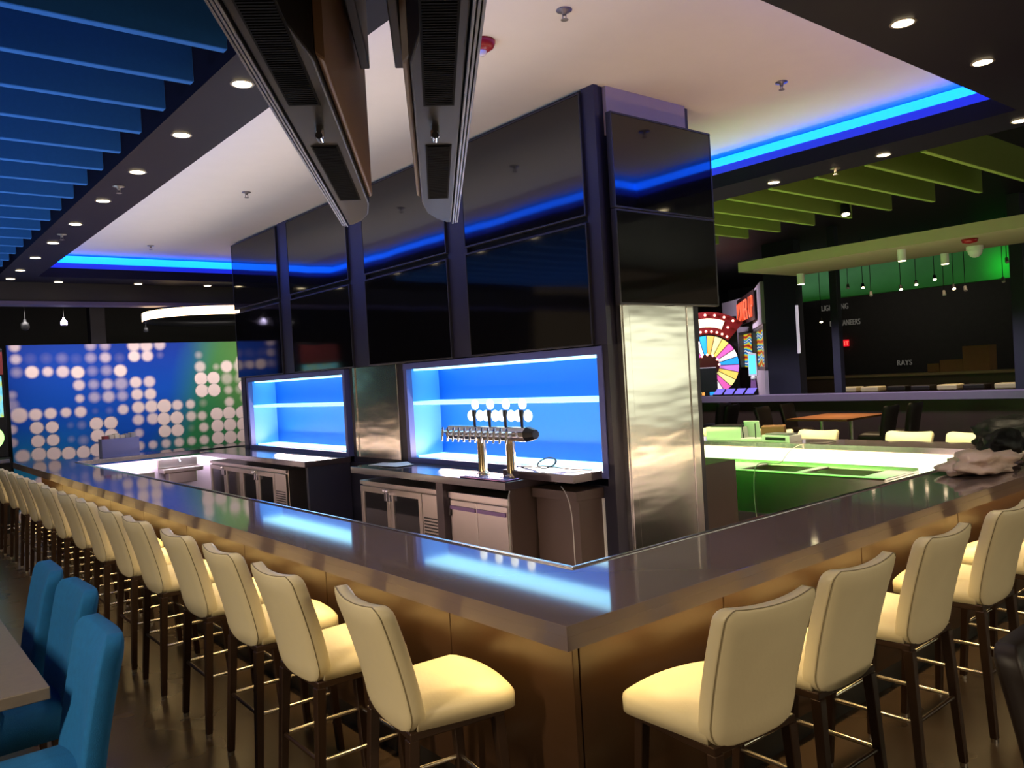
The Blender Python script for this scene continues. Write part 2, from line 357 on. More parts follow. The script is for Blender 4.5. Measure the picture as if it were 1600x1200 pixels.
bf = thing('bar_counter', 'warm lit bronze panelled bar front under the stone top', 'bar front', (2.03, 2.22, 0))
def bl(x0, x1, y0, y1, z0, z1): return box(x0-2.03, x1-2.03, y0-2.22, y1-2.22, z0, z1)
DX, DY = 2.03, 2.22
ys = [DY+.0]+[3.02+1.22*i for i in range(9)]+[13.0]
for a, b in zip(ys, ys[1:]): bl(DX, DX+.03, a+.003, b-.003, .16, .985).build('front_panel', M_die, bf, bevel=.002, segs=1)
xs = [DX+.03]+[2.95+1.22*i for i in range(4)]+[7.47]
for a, b in zip(xs, xs[1:]): bl(a+.003, b-.003, DY, DY+.03, .16, .985).build('front_panel', M_die, bf, bevel=.002, segs=1)
ys = [DY+.03+i*1.35 for i in range(9)]
for a, b in zip(ys, ys[1:]): bl(7.44, 7.47, a+.003, b-.003, .16, .985).build('front_panel', M_die, bf, bevel=.002, segs=1)
k = MB()
k.box(.06, .10, .06, 10.8, 0, .16).box(.10, 5.34, .06, .10, 0, .16).box(5.34, 5.38, .06, 10.8, 0, .16)
k.build('kickplate', M_kick, bf)
# foot step below the front panels and the inner lining
li = MB()
li.box(2.10, 2.13, 2.35, 12.9, 0, .985).box(2.13, 7.3, 2.32, 2.35, 0, .985).box(7.30, 7.33, 2.32, 12.9, 0, .985)
li.tf(Matrix.Translation((-2.03, -2.22, 0))).build('inner_lining', M_inner, bf)
bl(2.35, 7.12, 12.5, 12.53, .0, .985).build('inner_lining', M_inner, bf)
gp = box(7.268-7.28, 7.298-7.28, -4.6, 4.6, .66, 1.025).build('lit_wall_glow', M_wallglow); gp.location = (7.28, 7.4, 0)  # glow put into the panel stands for a wall lit by LED strip
tag(gp, 'bright white glow band standing for the LED-lit inner wall of the far bar', 'lit wall')
# ------------------------------------------------------------------ screen tower in the middle of the bar
tw = thing('screen_tower', 'tall dark tower with steel cladding in the middle of the bar', 'tower', (4.75, 4.05, 0))
def tb(x0, x1, y0, y1, z0, z1): return box(x0-4.75, x1-4.75, y0-4.05, y1-4.05, z0, z1)
tb(4.27, 5.30, 4.08, 11.12, 2.09, ZC).build('upper_core', M_tower, tw)
tb(4.33, 5.22, 4.045, 4.08, 3.6, ZC).build('end_panel', mat('taupe_end_panel', lin(176, 160, 146), .6, var=.04), tw)
lo = MB()
for a in ((4.64, 4.86, 4.14, 11.1, 0, 2.09), (4.23, 5.27, 4.14, 11.1, 0, 1.06), (4.26, 5.24, 6.89, 8.02, 1.06, 2.09), (4.23, 5.27, 10.97, 11.12, 1.06, 2.09), (4.23, 5.27, 4.07, 4.14, 0, 2.09)):
    lo.box(a[0]-4.75, a[1]-4.75, a[2]-4.05, a[3]-4.05, a[4], a[5])
lo.build('lower_core', M_tower, tw)
for yc, wd in ((9.47, .30), (7.64, .33), (5.83, .29), (4.13, .13)):
    tb(4.225, 4.27, yc-wd/2, yc+wd/2, 2.09, ZC).build('pilaster', mat('navy_pilaster', (.016, .016, .034), .42), tw)
ste = tb(4.33, 5.16, 4.02, 4.07, 0, 2.37).build('steel_cladding', M_cladding, tw, bevel=.003)
for x in (4.345, 5.07): tb(x, x+.07, 4.012, 4.02, 0, 2.365).build('cladding_strip', M_cladding, tw, bevel=.003)
tb(4.245, 4.26, 7.03, 7.88, 1.12, 2.085).build('steel_cladding', M_cladding, tw, bevel=.003)
for y in (7.0, 7.86): tb(4.235, 4.262, y, y+.05, 1.12, 2.085).build('cladding_strip', M_cladding, tw, bevel=.003)

def make_tv(wd, ht, label, loc, rz, grp):
    t = thing('wall_tv', label, 'tv', loc, rz, grp)
    b = .012
    f = MB()
    f.box(0, .05, -wd/2, wd/2, -ht/2, -ht/2+b).box(0, .05, -wd/2, wd/2, ht/2-b, ht/2).box(0, .05, -wd/2, -wd/2+b, -ht/2+b, ht/2-b).box(0, .05, wd/2-b, wd/2, -ht/2+b, ht/2-b)
    f.build('bezel', M_bezel, t, bevel=.003)
    box(.004, .045, -wd/2+b, wd/2-b, -ht/2+b, ht/2-b).build('screen', M_screen, t)
    box(.012, .05, -.03, .03, -ht/2-.004, -ht/2+.001).build('sensor', M_bezel, t)
    return t
ncol = ['beside the tower end', 'second column from its end', 'third column from its end', 'column by the mural']
first_tv = None
for i, (y0, y1) in enumerate(((4.20, 5.68), (5.97, 7.47), (7.81, 9.31), (9.62, 11.14))):
    for j, (z0, z1) in enumerate(((2.085, 2.985), (3.03, 3.925))):
        lab = 'dark wall TV on the long tower side, %s row, %s' % (('lower', 'upper')[j], ncol[i])
        if first_tv is None: first_tv = make_tv(1.50, .895, lab, (4.20, (y0+y1)/2, (z0+z1)/2), 0, 'dark screens on the long side of the tower')
        else: dup(first_tv, (4.20, (y0+y1)/2, (z0+z1)/2), 0, lab)
et = make_tv(1.15, .69, 'upper dark TV on the end of the tower, reflecting a blue line', (4.875, 3.985, 3.405), PI/2, 'dark screens on the tower end')
dup(et, (4.875, 3.985, 2.71), PI/2, 'lower dark TV on the end of the tower above the steel cladding')

def niche(label, loc, rz, L, H, mb, ml, ms):
    t = thing('display_niche', label, 'display niche', loc, rz, 'lit display niches')
    D = .36; fr = .055; h = L/2
    f = MB()
    f.box(-.045, .02, -h, h, 0, fr*.8).box(-.045, .02, -h, h, H-fr, H).box(-.045, .02, -h, -h+fr, fr*.8, H-fr).box(-.045, .02, h-fr, h, fr*.8, H-fr)
    f.build('frame', M_nframe, t, bevel=.003)
    box(D, D+.01, -h, h, 0, H).build('back_panel', mb, t)
    box(.02, D, -h, -h+.02, 0, H).build('side_panel', ms, t); box(.02, D, h-.02, h, 0, H).build('side_panel', ms, t)
    box(.02, D, -h+.02, h-.02, H-.02, H).build('top_panel', ms, t); box(.02, D, -h+.02, h-.02, 0, .02).build('bottom_panel', ms, t)
    box(D-.30, D-.005, -h+.07, h-.03, .02, .055).build('led_strip', ml, t)
    box(D-.30, D-.005, -h+.07, h-.03, H-.075, H-.02).build('led_strip', ml, t)
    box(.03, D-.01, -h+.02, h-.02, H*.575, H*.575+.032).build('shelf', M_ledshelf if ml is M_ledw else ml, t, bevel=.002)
    return t
niche('blue lit empty display niche behind the beer taps', (4.265, 5.485, 1.115), 0, 2.72, .965, M_nblue, M_ledw, M_nside)
niche('blue lit empty display niche by the dotted mural', (4.265, 9.49, 1.115), 0, 2.84, .965, M_nblue, M_ledw, M_nside)
niche('green lit niche on the hidden side of the tower', (5.235, 5.485, 1.115), PI, 2.72, .965, M_ngreen, M_ledg, M_ngreen)
niche('green lit niche on the hidden side near the mural', (5.235, 9.49, 1.115), PI, 2.84, .965, M_ngreen, M_ledg, M_ngreen)
for y in (5.485, 9.49):
    area('niche_uplight', (4.45, y, 1.19), .22, 2.4, 50, (1, .77, .62), (PI, math.radians(-35), 0))
    area('niche_uplight', (5.05, y, 1.19), .22, 2.4, 50, (1, .95, .5), (PI, math.radians(35), 0))

# ------------------------------------------------------------------ back bar
def slab_counter(name, lab, x0, x1, y0, y1, zt, th, mt):
    o = box(0, x1-x0, 0, y1-y0, -th, 0).build(name, mt, bevel=.003); o.location = (x0, y0, zt)
    return tag(o, lab, 'counter')
slab_counter('back_bar_counter', 'dark glossy back counter under the blue niche by the mural', 3.68, 4.22, 8.03, 11.35, 1.118, .06, M_quartzd)
slab_counter('back_bar_counter', 'dark glossy back counter carrying the beer tower', 3.70, 4.22, 4.68, 7.06, 1.118, .06, M_quartzd)
slab_counter('back_bar_ledge', 'raised brown ledge with coiled cable beside the steel column', 3.93, 4.225, 4.19, 4.99, 1.172, .06, M_quartzd)
ob = thing('end_cabinet', 'brown end cabinet under the raised ledge beside the steel column', 'cabinet', (3.98, 4.2, 0))
M_cab = mat('brown_cabinet_laminate', lin(70, 56, 48), .5, var=.05)
box(0, .25, 0, .46, 0, .98).build('body', M_cab, ob, bevel=.003)
box(-.03, .25, -.01, .47, .98, 1.05).build('apron', M_cab, ob, bevel=.003)
box(.235, .255, -.014, 0, .02, .97).build('corner_trim', M_white, ob)
hid = box(0, .6, 0, .5, 0, 1.07).build('service_cabinet', M_cab, bevel=.004); hid.location = (5.28, 4.22, 0); tag(hid, 'plain brown cabinet standing against the green lit side past the steel column', 'cabinet')

def cooler(name, lab, y0, y1, doors, grille, zt=.985, x0=3.76, x1=4.2):
    t = thing(name, lab, 'bar cooler', (x0, y0, 0)); L = y1-y0
    box(.03, x1-x0, 0, L, .08, zt).build('body', M_steel, t, bevel=.004)
    box(.05, x1-x0, .02, L-.02, 0, .08).build('plinth', M_kick, t)
    box(.0, .03, 0, L, zt-.035, zt).build('top_rail', M_steel, t, bevel=.003)
    y = L
    for i, wd in enumerate(doors):
        a, b = y-wd+.006, y-.006; y -= wd
        d = MB(); s_ = .05
        d.box(0, .03, a, b, .10, .10+s_).box(0, .03, a, b, zt-.05-s_, zt-.05).box(0, .03, a, a+s_, .10+s_, zt-.05-s_).box(0, .03, b-s_, b, .10+s_, zt-.05-s_)
        dd = d.build('door', M_steel, t, bevel=.003)
        box(.012, .02, a+s_, b-s_, .10+s_, zt-.05-s_).build('glass', M_glass, dd)
        hy = a+.02 if i % 2 == 0 else b-.02
        MB().box(-.03, 0, hy-.02, hy+.02, zt-.16, zt-.08).cyl((-.035, hy, zt-.075), (-.035, hy, zt-.05), .018, n=12).build('latch', M_chrome, dd, bevel=.003)
    if grille:
        gmb = MB().box(0, .03, .006, y-.006, .10, zt-.05)
        gr = gmb.build('machine_cover', M_steel, t, bevel=.003)
        s2 = MB()
        for k in range(22): s2.box(-.004, .002, .03, y-.03, .16+.027*k, .171+.027*k)
        s2.build('vent_grille', M_black, gr)
    return t
cooler('bar_cooler', 'steel bar cooler with four glass doors under the counter by the mural', 8.72, 11.2, (.56, .56, .52, .52), True)
cooler('bar_cooler', 'steel bar cooler with two glass doors and a vent grille beside the keg cooler', 5.66, 7.0, (.54, .54), True)
kg = thing('keg_cooler', 'steel keg cooler with two plain doors under the beer tower', 'keg cooler', (3.76, 4.72, 0))
box(.02, .46, 0, .80, .06, .985).build('body', M_steel, kg, bevel=.004)
box(.0, .02, .0, .80, .93, .985).build('top_rail', M_steel, kg, bevel=.003)
for a, b in ((.03, .405), (.41, .77)):
    dd = box(0, .02, a, b, .08, .92).build('door', M_steel, kg, bevel=.004)
    box(-.012, 0, a+.01, b-.01, .845, .875).build('pull', mat('violet_pull_strip', lin(110, 88, 128), .35, .6), dd)
MB().box(-.012, 0, .755, .775, .79, .86).build('hinge', M_black, kg)
p1 = box(0, .5, 0, .10, 0, 1.058).build('end_divider', M_quartzd, bevel=.003); p1.location = (3.72, 5.53, 0); tag(p1, 'dark upright panel between the cooler grille and the keg cooler', 'panel')
p2 = box(0, .5, 0, .05, 0, 1.058).build('end_divider', M_navy, bevel=.003); p2.location = (3.72, 8.05, 0); tag(p2, 'navy upright end panel of the back counter by the empty cooler bay', 'panel')
p3 = box(0, .46, 0, .012, 0, 1.058).build('end_divider', M_cab, bevel=.002); p3.location = (3.75, 4.695, 0); tag(p3, 'brown side panel closing the keg cooler end', 'panel')

# beer tower
bt = thing('beer_tower', 'chrome beer tower with a row of taps and white globe handles', 'beer tower', (3.95, 5.08, 1.118))
for y in (.19, -.18):
    MB().lathe([(.055, 0), (.055, .012), (.04, .018), (.036, .03), (.036, .30)], (0, y, 0), 24).build('column', mat('brass_toned_column', lin(196, 176, 140), .18, 1.0), bt)
hexp = lambda r: [(r*math.cos(PI/8+i*PI/4), r*math.sin(PI/8+i*PI/4)) for i in range(8)]
hb = MB(); a_, b_ = -.40, .62
pv = [(x, a_, z+.335) for x, z in hexp(.06)]+[(x, b_, z+.335) for x, z in hexp(.06)]
hb.add(pv, [(i, (i+1) % 8, 8+(i+1) % 8, 8+i) for i in range(8)]+[tuple(range(8)), tuple(reversed(range(8, 16)))])
hb.build('manifold', M_chrome, bt, bevel=.006)
ec = MB(); ev = [(x, a_, z+.335) for x, z in hexp(.062)]+[(x*.6, a_-.09, z*.6+.335) for x, z in hexp(.062)]
ec.add(ev, [(i, (i+1) % 8, 8+(i+1) % 8, 8+i) for i in range(8)]+[tuple(range(8)), tuple(reversed(range(8, 16)))]); ec.build('end_cap', M_black, bt, bevel=.004)
for i in range(12):
    y = -.27+.078*i
    f = MB().cyl((-.05, y, .345), (-.10, y, .345), .010, n=10).cyl((-.10, y, .36), (-.115, y, .27), .011, .008, 10).cyl((-.10, y, .36), (-.095, y, .385), .013, .008, 10)
    f.build('tap', M_chrome, bt)
M_globe = mat('lit_white_globe', (.9,.95,1), .4, emit=(.85,.95,1), es=1.6)
for i in range(4):
    y = -.36+.2*i
    h = MB().cyl((-.02, y, .39), (-.02, y, .52), .011, .014, 10).box(-.03, -.01, y-.016, y+.016, .47, .52).build('tap_handle', M_black, bt)
    q = MB(); 
    for dy, dz, r in ((0, .565, .042), (.058, .475, .045), (-.058, .475, .045)): q.sphere((-.005, y+dy, dz), r, 16, 10, sc=(.55, 1, 1))
    q.build('globe_badge', M_globe, h)
dt = thing('drip_tray', 'shallow violet steel drip tray in front of the beer tower', 'drip tray', (3.79, 4.98, 1.118))
box(-.07, .07, -.27, .30, 0, .012).build('pan', mat('violet_steel', lin(140, 104, 140), .2, .9), dt, bevel=.004)
gb = MB()
for i in range(13): gb.box(-.06, .06, -.255+.042*i, -.243+.042*i, .012, .016)
gb.build('grate', M_chrome, dt)

def cable(name, pts, r, m, lab, cat='cable', n=6):
    cu = bpy.data.curves.new(name, 'CURVE'); cu.dimensions = '3D'; cu.bevel_depth = r; cu.bevel_resolution = 2
    sp = cu.splines.new('NURBS'); sp.points.add(len(pts)-1); sp.use_endpoint_u = True; sp.order_u = 4
    for p, q in zip(sp.points, pts): p.co = (*q, 1)
    cu.materials.append(m); t = bpy.data.objects.new(name, cu); COL.objects.link(t)
    me = bpy.data.meshes.new_from_object(t.evaluated_get(bpy.context.evaluated_depsgraph_get())); bpy.data.objects.remove(t); bpy.data.curves.remove(cu)
    o = bpy.data.objects.new(name, me); COL.objects.link(o)
    if lab: tag(o, lab, cat)
    return o
pts = [(4.12, 5.10, 1.124), (4.10, 5.01, 1.16), (4.10, 4.95, 1.18), (4.10, 4.82, 1.18)]
for i in range(26):
    a = i*.785-1.2; pts.append((4.09+.05*math.sin(a)+.004*math.sin(i*1.3), 4.64+(.10+.012*math.sin(i*.9))*math.cos(a), 1.222+.038*math.sin(a)+.003*math.cos(i*1.7)))
pts += [(4.12, 4.46, 1.18), (4.15, 4.35, 1.178), (4.18, 4.25, 1.178)]
cable('coiled_cable', pts, .0045, M_cable, 'loosely coiled black cable on the raised ledge by the blue niche')
cable('hanging_cable', [(3.93, 4.32, 1.085), (3.91, 4.26, 1.06), (3.90, 4.2, .98), (3.90, 4.185, .80), (3.88, 4.17, .55), (3.84, 4.1, .25), (3.78, 4.0, .006)], .004, M_gcable, 'thin grey cable hanging down the brown end cabinet')
cable('hanging_cable', [(3.74, 4.675, 1.05), (3.70, 4.66, 1.02), (3.70, 4.655, .85), (3.70, 4.655, .62), (3.695, 4.66, .55), (3.70, 4.67, .50), (3.72, 4.665, .52)], .004, M_gcable, 'thin grey cable with hooked end hanging beside the keg cooler')
for i, (x, y, a) in enumerate(((3.98, 6.86, .3), (4.03, 6.70, -.4), (3.95, 6.62, .1))):
    o = box(-.10, .10, -.14, .14, 0, .003).build('paper_sheet', M_white); o.location = (x, y, 1.1185+.0035*i); o.rotation_euler = (0, 0, a)
    tag(o, ('paper sheet lying lowest beside the steel panel on the beer tower counter', 'crooked paper sheet in the middle of the small pile on the beer tower counter', 'paper sheet on top of the small pile on the beer tower counter')[i], 'paper')
# ------------------------------------------------------------------ bar stools
def slab_back(zb, zt, wb, wt_, t, lean, curve, rb, rt, x0, nu=18, nv=22, pil=.5):
    """upholstered back: rounded outline, leaning towards -x as it rises, sides bent forward"""
    zs = [zb+(zt-zb)*(.5-.5*math.cos(PI*j/nv)) for j in range(nv+1)]
    us = [-math.cos(PI*i/nu) for i in range(nu+1)]
    F, B = [], []
    for z in zs:
        q = (z-zb)/(zt-zb); hw = wb+(wt_-wb)*q
        if z < zb+rb: hw -= rb-math.sqrt(max(0, rb*rb-(zb+rb-z)**2))
        if z > zt-rt: hw -= rt-math.sqrt(max(0, rt*rt-(z-zt+rt)**2))
        for u in us:
            y = hw*u
            xc = x0-lean*(q**1.4)+curve*(u*u)*(hw/wt_)**2
            e = min(1-abs(u), q*1.3, (1-q)*1.3)
            th = t*.5*(pil+(1-pil)*min(1, (max(e, 0)/.16))**.5)
            dz = -.012*(1-u*u)*max(0, (q-.8)/.2)
            F.append((xc+th, y, z+dz)); B.append((xc-th, y, z+dz))
    n = nu+1; N = len(F); mbk = MB(); fs = []
    for j in range(nv):
        for i in range(nu):
            a = j*n+i; fs.append((a, a+1, a+n+1, a+n)); fs.append((N+a, N+a+n, N+a+n+1, N+a+1))
    for i in range(nu): fs.append((i, N+i, N+i+1, i+1)); a = nv*n+i; fs.append((a, a+1, N+a+1, N+a))
    for j in range(nv): a = j*n; fs.append((a, a+n, N+a+n, N+a)); a = j*n+nu; fs.append((a, N+a, N+a+n, a+n))
    mbk.add(F+B, fs, True)
    edge = [B[j*n+1] for j in range(1, nv+1)]+[B[nv*n+i] for i in range(1, nu)]+[B[j*n+nu-1] for j in range(nv, 0, -1)]
    return mbk, edge
def seat_cushion(x0, x1, w0, w1, z0, z1, nu=14, nv=14):
    T, Bt = [], []
    for j in range(nv+1):
        v = .5-.5*math.cos(PI*j/nv); x = x0+(x1-x0)*v; hw = w0+(w1-w0)*v
        r = .07
        if x > x1-r: hw -= .5*(r-math.sqrt(max(0, r*r-(x-x1+r)**2)))
        for i in range(nu+1):
            u = -math.cos(PI*i/nu); e = min(1-abs(u), 1.2*(1-v))
            dz = (1-min(1, e/.22)**.45)*(z1-z0)*.42+.018*(u*u)
            T.append((x+.02*(1-u*u)*v, hw*u, z1-dz)); Bt.append((x+.012*(1-u*u)*v, hw*u*.99, z0))
    n = nu+1; N = len(T); fs = []
    for j in range(nv):
        for i in range(nu):
            a = j*n+i; fs.append((a, a+1, a+n+1, a+n)); fs.append((N+a, N+a+n, N+a+n+1, N+a+1))
    for i in range(nu): fs.append((i, N+i, N+i+1, i+1)); a = nv*n+i; fs.append((a, a+1, N+a+1, N+a))
    for j in range(nv): a = j*n; fs.append((a, a+n, N+a+n, N+a)); a = j*n+nu; fs.append((a, N+a, N+a+n, a+n))
    return MB().add(T+Bt, fs, True)
def tbar(mb_, p0, p1, w0, w1):
    p0 = Vector(p0); p1 = Vector(p1)
    q = lambda p, w: [(p.x-w, p.y-w, p.z), (p.x+w, p.y-w, p.z), (p.x+w, p.y+w, p.z), (p.x-w, p.y+w, p.z)]
    return mb_.hexa(q(p0, w0), q(p1, w1))
def make_stool(label, loc, rz, grp):
    t = thing('bar_stool', label, 'bar stool', loc, rz, grp)
    seat_cushion(-.16, .24, .205, .246, .655, .765).build('seat', M_vinyl, t)
    mbk, edge = slab_back(.635, 1.125, .212, .23, .082, .125, .03, .085, .04, -.172)
    bk = mbk.build('backrest', M_vinyl, t)
    pp = MB(); pp.tube([(x-.001, y, z) for x, y, z in edge], .0022, 5); pp.build('piping', M_piping, bk)
    MB().box(-.19, .20, -.205, .205, .625, .655).build('seat_frame', M_leg, t, bevel=.004, segs=1)
    for sx, sy in ((-1, -1), (-1, 1), (1, -1), (1, 1)):
        lg = tbar(MB(), (.215*sx, .205*sy, .018), (.175*sx, .185*sy, .628), .0165, .021).build('leg', M_leg, t, bevel=.003, segs=1)
        MB().cyl((.215*sx, .205*sy, 0), (.215*sx, .205*sy, .018), .017, n=10).build('glide', M_glide, lg)
    z = .32
    for sy in (-1, 1): MB().cyl((-.19, .195*sy, z), (.19, .195*sy, z), .0095, n=10).build('side_rail', M_rail, t)
    MB().cyl((-.195, -.195, z-.0), (-.195, .195, z), .0095, n=10).build('back_rail', M_leg, t)
    MB().cyl((.198, -.195, z), (.198, .195, z), .0095, n=10).build('front_rail', M_rail, t)
    return t
st = make_stool('cream bar stool on the long side of the bar, first from the bar corner', (1.69, 2.66, 0), math.radians(-8), 'cream bar stools on the long side')
for i in range(1, 14):
    dup(st, (1.665+random.uniform(-.012, .012), (3.40, 4.08, 4.80, 5.60, 6.28, 7.04, 7.8, 8.55, 9.3, 10.05, 10.8, 11.55, 12.3)[i-1], 0), random.uniform(-.03, .03), 'cream bar stool on the long side of the bar, %s from the bar corner' % ORD[i], 'cream bar stools on the long side')
for i in range(6):
    dup(st, ((2.335, 2.94, 3.65, 4.40, 5.12, 5.85)[i], 1.83+random.uniform(-.01, .01), 0), PI/2+(math.radians(-6) if i == 0 else random.uniform(-.03, .03)),
        'cream bar stool on the short side of the bar, %s from the bar corner' % ORD[i], 'cream bar stools on the short side')
for i, y in enumerate((2.55, 3.18, 3.76, 4.74, 5.28, 6.05, 6.8, 7.6)):
    dup(st, (7.86, y, 0), PI+random.uniform(-.03, .03), 'cream bar stool behind the far side of the bar, %s from the pile of bags' % ORD[i], 'cream bar stools on the far side')

# ------------------------------------------------------------------ dining corner
def make_dining(label, loc, rz, fab, grp=None):
    t = thing('dining_chair', label, 'chair', loc, rz, grp)
    mbk, edge = slab_back(.27, .985, .215, .25, .10, .13, .03, .04, .06, -.19)
    bk = mbk.build('backrest', fab, t)
    seat_cushion(-.20, .26, .235, .24, .33, .49).build('seat', fab, t)
    for sx in (-.19, .20):
        for sy in (-.19, .19): tbar(MB(), (sx, sy, 0), (sx, sy, .34), .016, .022).build('leg', M_leg, t, bevel=.003, segs=1)
    return t
ch = make_dining('teal upholstered dining chair by the table corner', (.455, 3.66, 0), PI, M_bluefab, 'teal dining chairs')
dup(ch, (.55, 4.55, 0), PI+.04, 'teal upholstered dining chair in the middle of the three by the stone table')
dup(ch, (.53, 5.22, 0), PI-.03, 'teal upholstered dining chair beside the table, third from its corner')
tb_ = thing('dining_table', 'grey stone topped dining table in front of the teal chairs', 'table', (.1, 4.7, 0))
box(-.50, .47, -.95, 1.05, .705, .755).build('table_top', M_grey, tb_, bevel=.004)
MB().box(-.06, .06, -.06, .06, .03, .705).build('pedestal', M_black, tb_); MB().cyl((0, 0, 0), (0, 0, .03), .26, .25, 32).build('base', M_black, tb_)
make_dining('dark brown leather chair standing near the short side of the bar', (2.92, .70, 0), -PI/2, M_brownfab)

# ------------------------------------------------------------------ back to back screens hanging beside the bar
U = Vector((.559, .829)); A0 = Vector((1.24, 2.28)); B0 = Vector((1.517, 2.117)); RZ = math.atan2(.829, .559)
def hang_tv(label, P, side):
    t = thing('hanging_tv', label, 'tv', (P.x, P.y, 2.40), RZ, 'back to back hanging screens'); s = side   # s=+1: screen faces local +y
    L, Hh = 1.62, .93
    plan = [(-L, 0), (0, 0), (-.012, -.018*s), (-.06, -.045*s), (-.16, -.074*s), (-.30, -.088*s), (-L+.3, -.088*s), (-L+.05, -.05*s)]
    MB().prism(plan, 0, Hh).build('casing', M_tvcase, t, bevel=.004)
    b = MB(); 
    for k in range(3): b.box(-L, .004, (.002+.007*k)*s if s > 0 else -(.007+.007*k), (.007+.007*k) if s > 0 else -(.002+.007*k), -.004+.002*k, Hh+.004)
    b.build('bezel', mat('silver_bezel', (.24, .25, .31), .34, .9), t, bevel=.0015)
    MB().box(-L+.02, -.02, .0225 if s > 0 else -.0235, .0235 if s > 0 else -.0225, .02, Hh-.02).build('screen', M_screen, t)
    for a, c in ((-.86, -.36), (-1.58, -1.12)):
        v = MB()
        n = int((c-a)/.009)
        for k in range(n): v.box(a+k*.009, a+k*.009+.004, -.066*s if s > 0 else .018, -.018*s if s > 0 else .066, -.0035, -.0005)
        v.box(a-.006, c+.006, min(-.070*s, -.014*s), max(-.070*s, -.014*s), -.001, .0)
        v.build('vent_grille', M_vent, t)
    MB().cyl((-.995, -.05*s, 0), (-.995, -.05*s, -.022), .009, n=10).cyl((-1.01, -.05*s, -.022), (-.98, -.05*s, -.022), .007, n=10).build('sensor', M_chrome, t)
    MB().prism([(-L+.31, -.0885*s), (-.31, -.0885*s), (-.34, -.100*s), (-L+.34, -.100*s)], .012, Hh-.02).build('back_cover', M_tvback, t, bevel=.005)
    return t
hang_tv('big hanging TV facing the blue baffles, its brown back towards the other screen', A0, 1)
hang_tv('big hanging TV facing the tower, hung behind the other screen', B0, -1)
mp = A0+(B0-A0)*.5-U*.85
mt = thing('ceiling_mount', 'black ceiling pole carrying the two hanging screens', 'tv mount', (mp.x, mp.y, 2.4), RZ)
MB().cyl((0, 0, .45), (0, 0, 2.5), .03, n=20).build('pole', M_black, mt)
MB().box(-.22, .22, -.052, -.03, .25, .75).box(-.22, .22, .03, .052, .25, .75).box(-.05, .05, -.03, .03, .42, .56).build('bracket', M_black, mt, bevel=.003)
def onT(x, y, z): q = A0+U*x+Vector((-.829, .559))*y; return (q.x, q.y, 2.4+z)
cable('tv_cable', [onT(-1.05, -.115, .75), onT(-1.0, -.118, .55), onT(-.93, -.12, .35), onT(-.82, -.113, .30), onT(-.74, -.113, .42), onT(-.62, -.113, .62)], .006, M_cable, 'black cable hanging down the brown back of the hanging screen')

# ------------------------------------------------------------------ things on and inside the bar
def crumple(name, label, cat, c, r, mats, seed, amp=.45, sub=4, flat=.0, sc=(1,1,1)):
    bm = bmesh.new(); bmesh.ops.create_icosphere(bm, subdivisions=sub, radius=1)
    off = Vector((seed*3.1, seed*1.7, seed*.9))
    for v in bm.verts:
        p = v.co.copy(); d = noise.fractal(p*1.7+off, 1.0, 2.1, 4); d2 = abs(noise.noise(p*4.2+off))
        v.co = p*(1+amp*d-.35*amp*d2)
        v.co = Vector((v.co.x*r[0], v.co.y*r[1], max(-.02, v.co.z*r[2]+r[2]*.45)+.02))
    me = bpy.data.meshes.new(name); bm.to_mesh(me); bm.free()
    for p in me.polygons: p.use_smooth = True
    me.materials.append(mats)
    o = bpy.data.objects.new(name, me); COL.objects.link(o); o.location = c
    return tag(o, label, cat)
M_bag = mat('crumpled_white_plastic', lin(196, 174, 164), .35, var=.1, bump=.3, bscale=25)
M_bbag = mat('black_nylon', (.003, .003, .004), .5, spec=.2, bump=.3, bscale=14)
crumple('plastic_bag', 'crumpled white plastic bag lying on the bar top', 'bag', (5.90, 2.27, 1.071), (.36, .19, .085), M_bag, 1)
crumple('plastic_bag', 'crumpled whitish cloth bundle between the plastic bag and the bar edge', 'cloth', (6.62, 2.12, 1.071), (.30, .11, .065), mat('speckled_cloth', lin(190, 170, 158), .8, var=.5, vscale=30), 2)
crumple('duffel_bag', 'black nylon bag lying on the bar top behind the white plastic', 'bag', (6.72, 2.42, 1.071), (.34, .12, .14), M_bbag, 3, amp=.25)
crumple('jacket', 'dark folded jacket on the far bar corner behind the black bag', 'jacket', (7.42, 2.50, 1.071), (.24, .42, .17), M_bbag, 5, amp=.3)
crumple('plastic_wrap', 'clear grey plastic wrap lying by the black bag', 'plastic wrap', (7.12, 2.16, 1.071), (.14, .10, .09), mat('grey_film', lin(120, 118, 130), .2, var=.3, vscale=12), 4)
bx1 = thing('equipment_box', 'open white box with dark contents on the far bar top', 'box', (7.40, 5.36, 1.0715), .1)
MB().box(-.14, .14, -.21, .21, 0, .008).box(-.14, -.132, -.21, .21, 0, .145).box(.132, .14, -.21, .21, 0, .145).box(-.132, .132, -.21, -.202, 0, .145).box(-.132, .132, .202, .21, 0, .145).build('box_body', M_white, bx1)
box(-.11, .11, -.18, .18, .008, .16).build('dark_device', M_black, bx1, bevel=.006)
rt = thing('wireless_router', 'white router with two black antennas between the boxes on the far bar', 'router', (7.34, 5.02, 1.07), .2)
box(-.08, .08, -.12, .12, 0, .035).build('body', M_white, rt, bevel=.008)
MB().cyl((-.05, .09, .03), (-.05, .11, .20), .006, n=8).build('antenna', M_black, rt); MB().cyl((-.05, -.04, .03), (-.05, -.04, .19), .006, n=8).build('antenna', M_black, rt)
pw = box(-.008, .008, -.085, .085, 0, .21).build('leaflet', M_white); pw.location = (7.46, 5.10, 1.071); pw.rotation_euler = (0, math.radians(-14), .15); tag(pw, 'white leaflet propped up behind the router on the far bar', 'leaflet')
bx2 = thing('parts_box', 'low white box with slots beside the router on the far bar', 'box', (7.38, 4.72, 1.07), -.08)
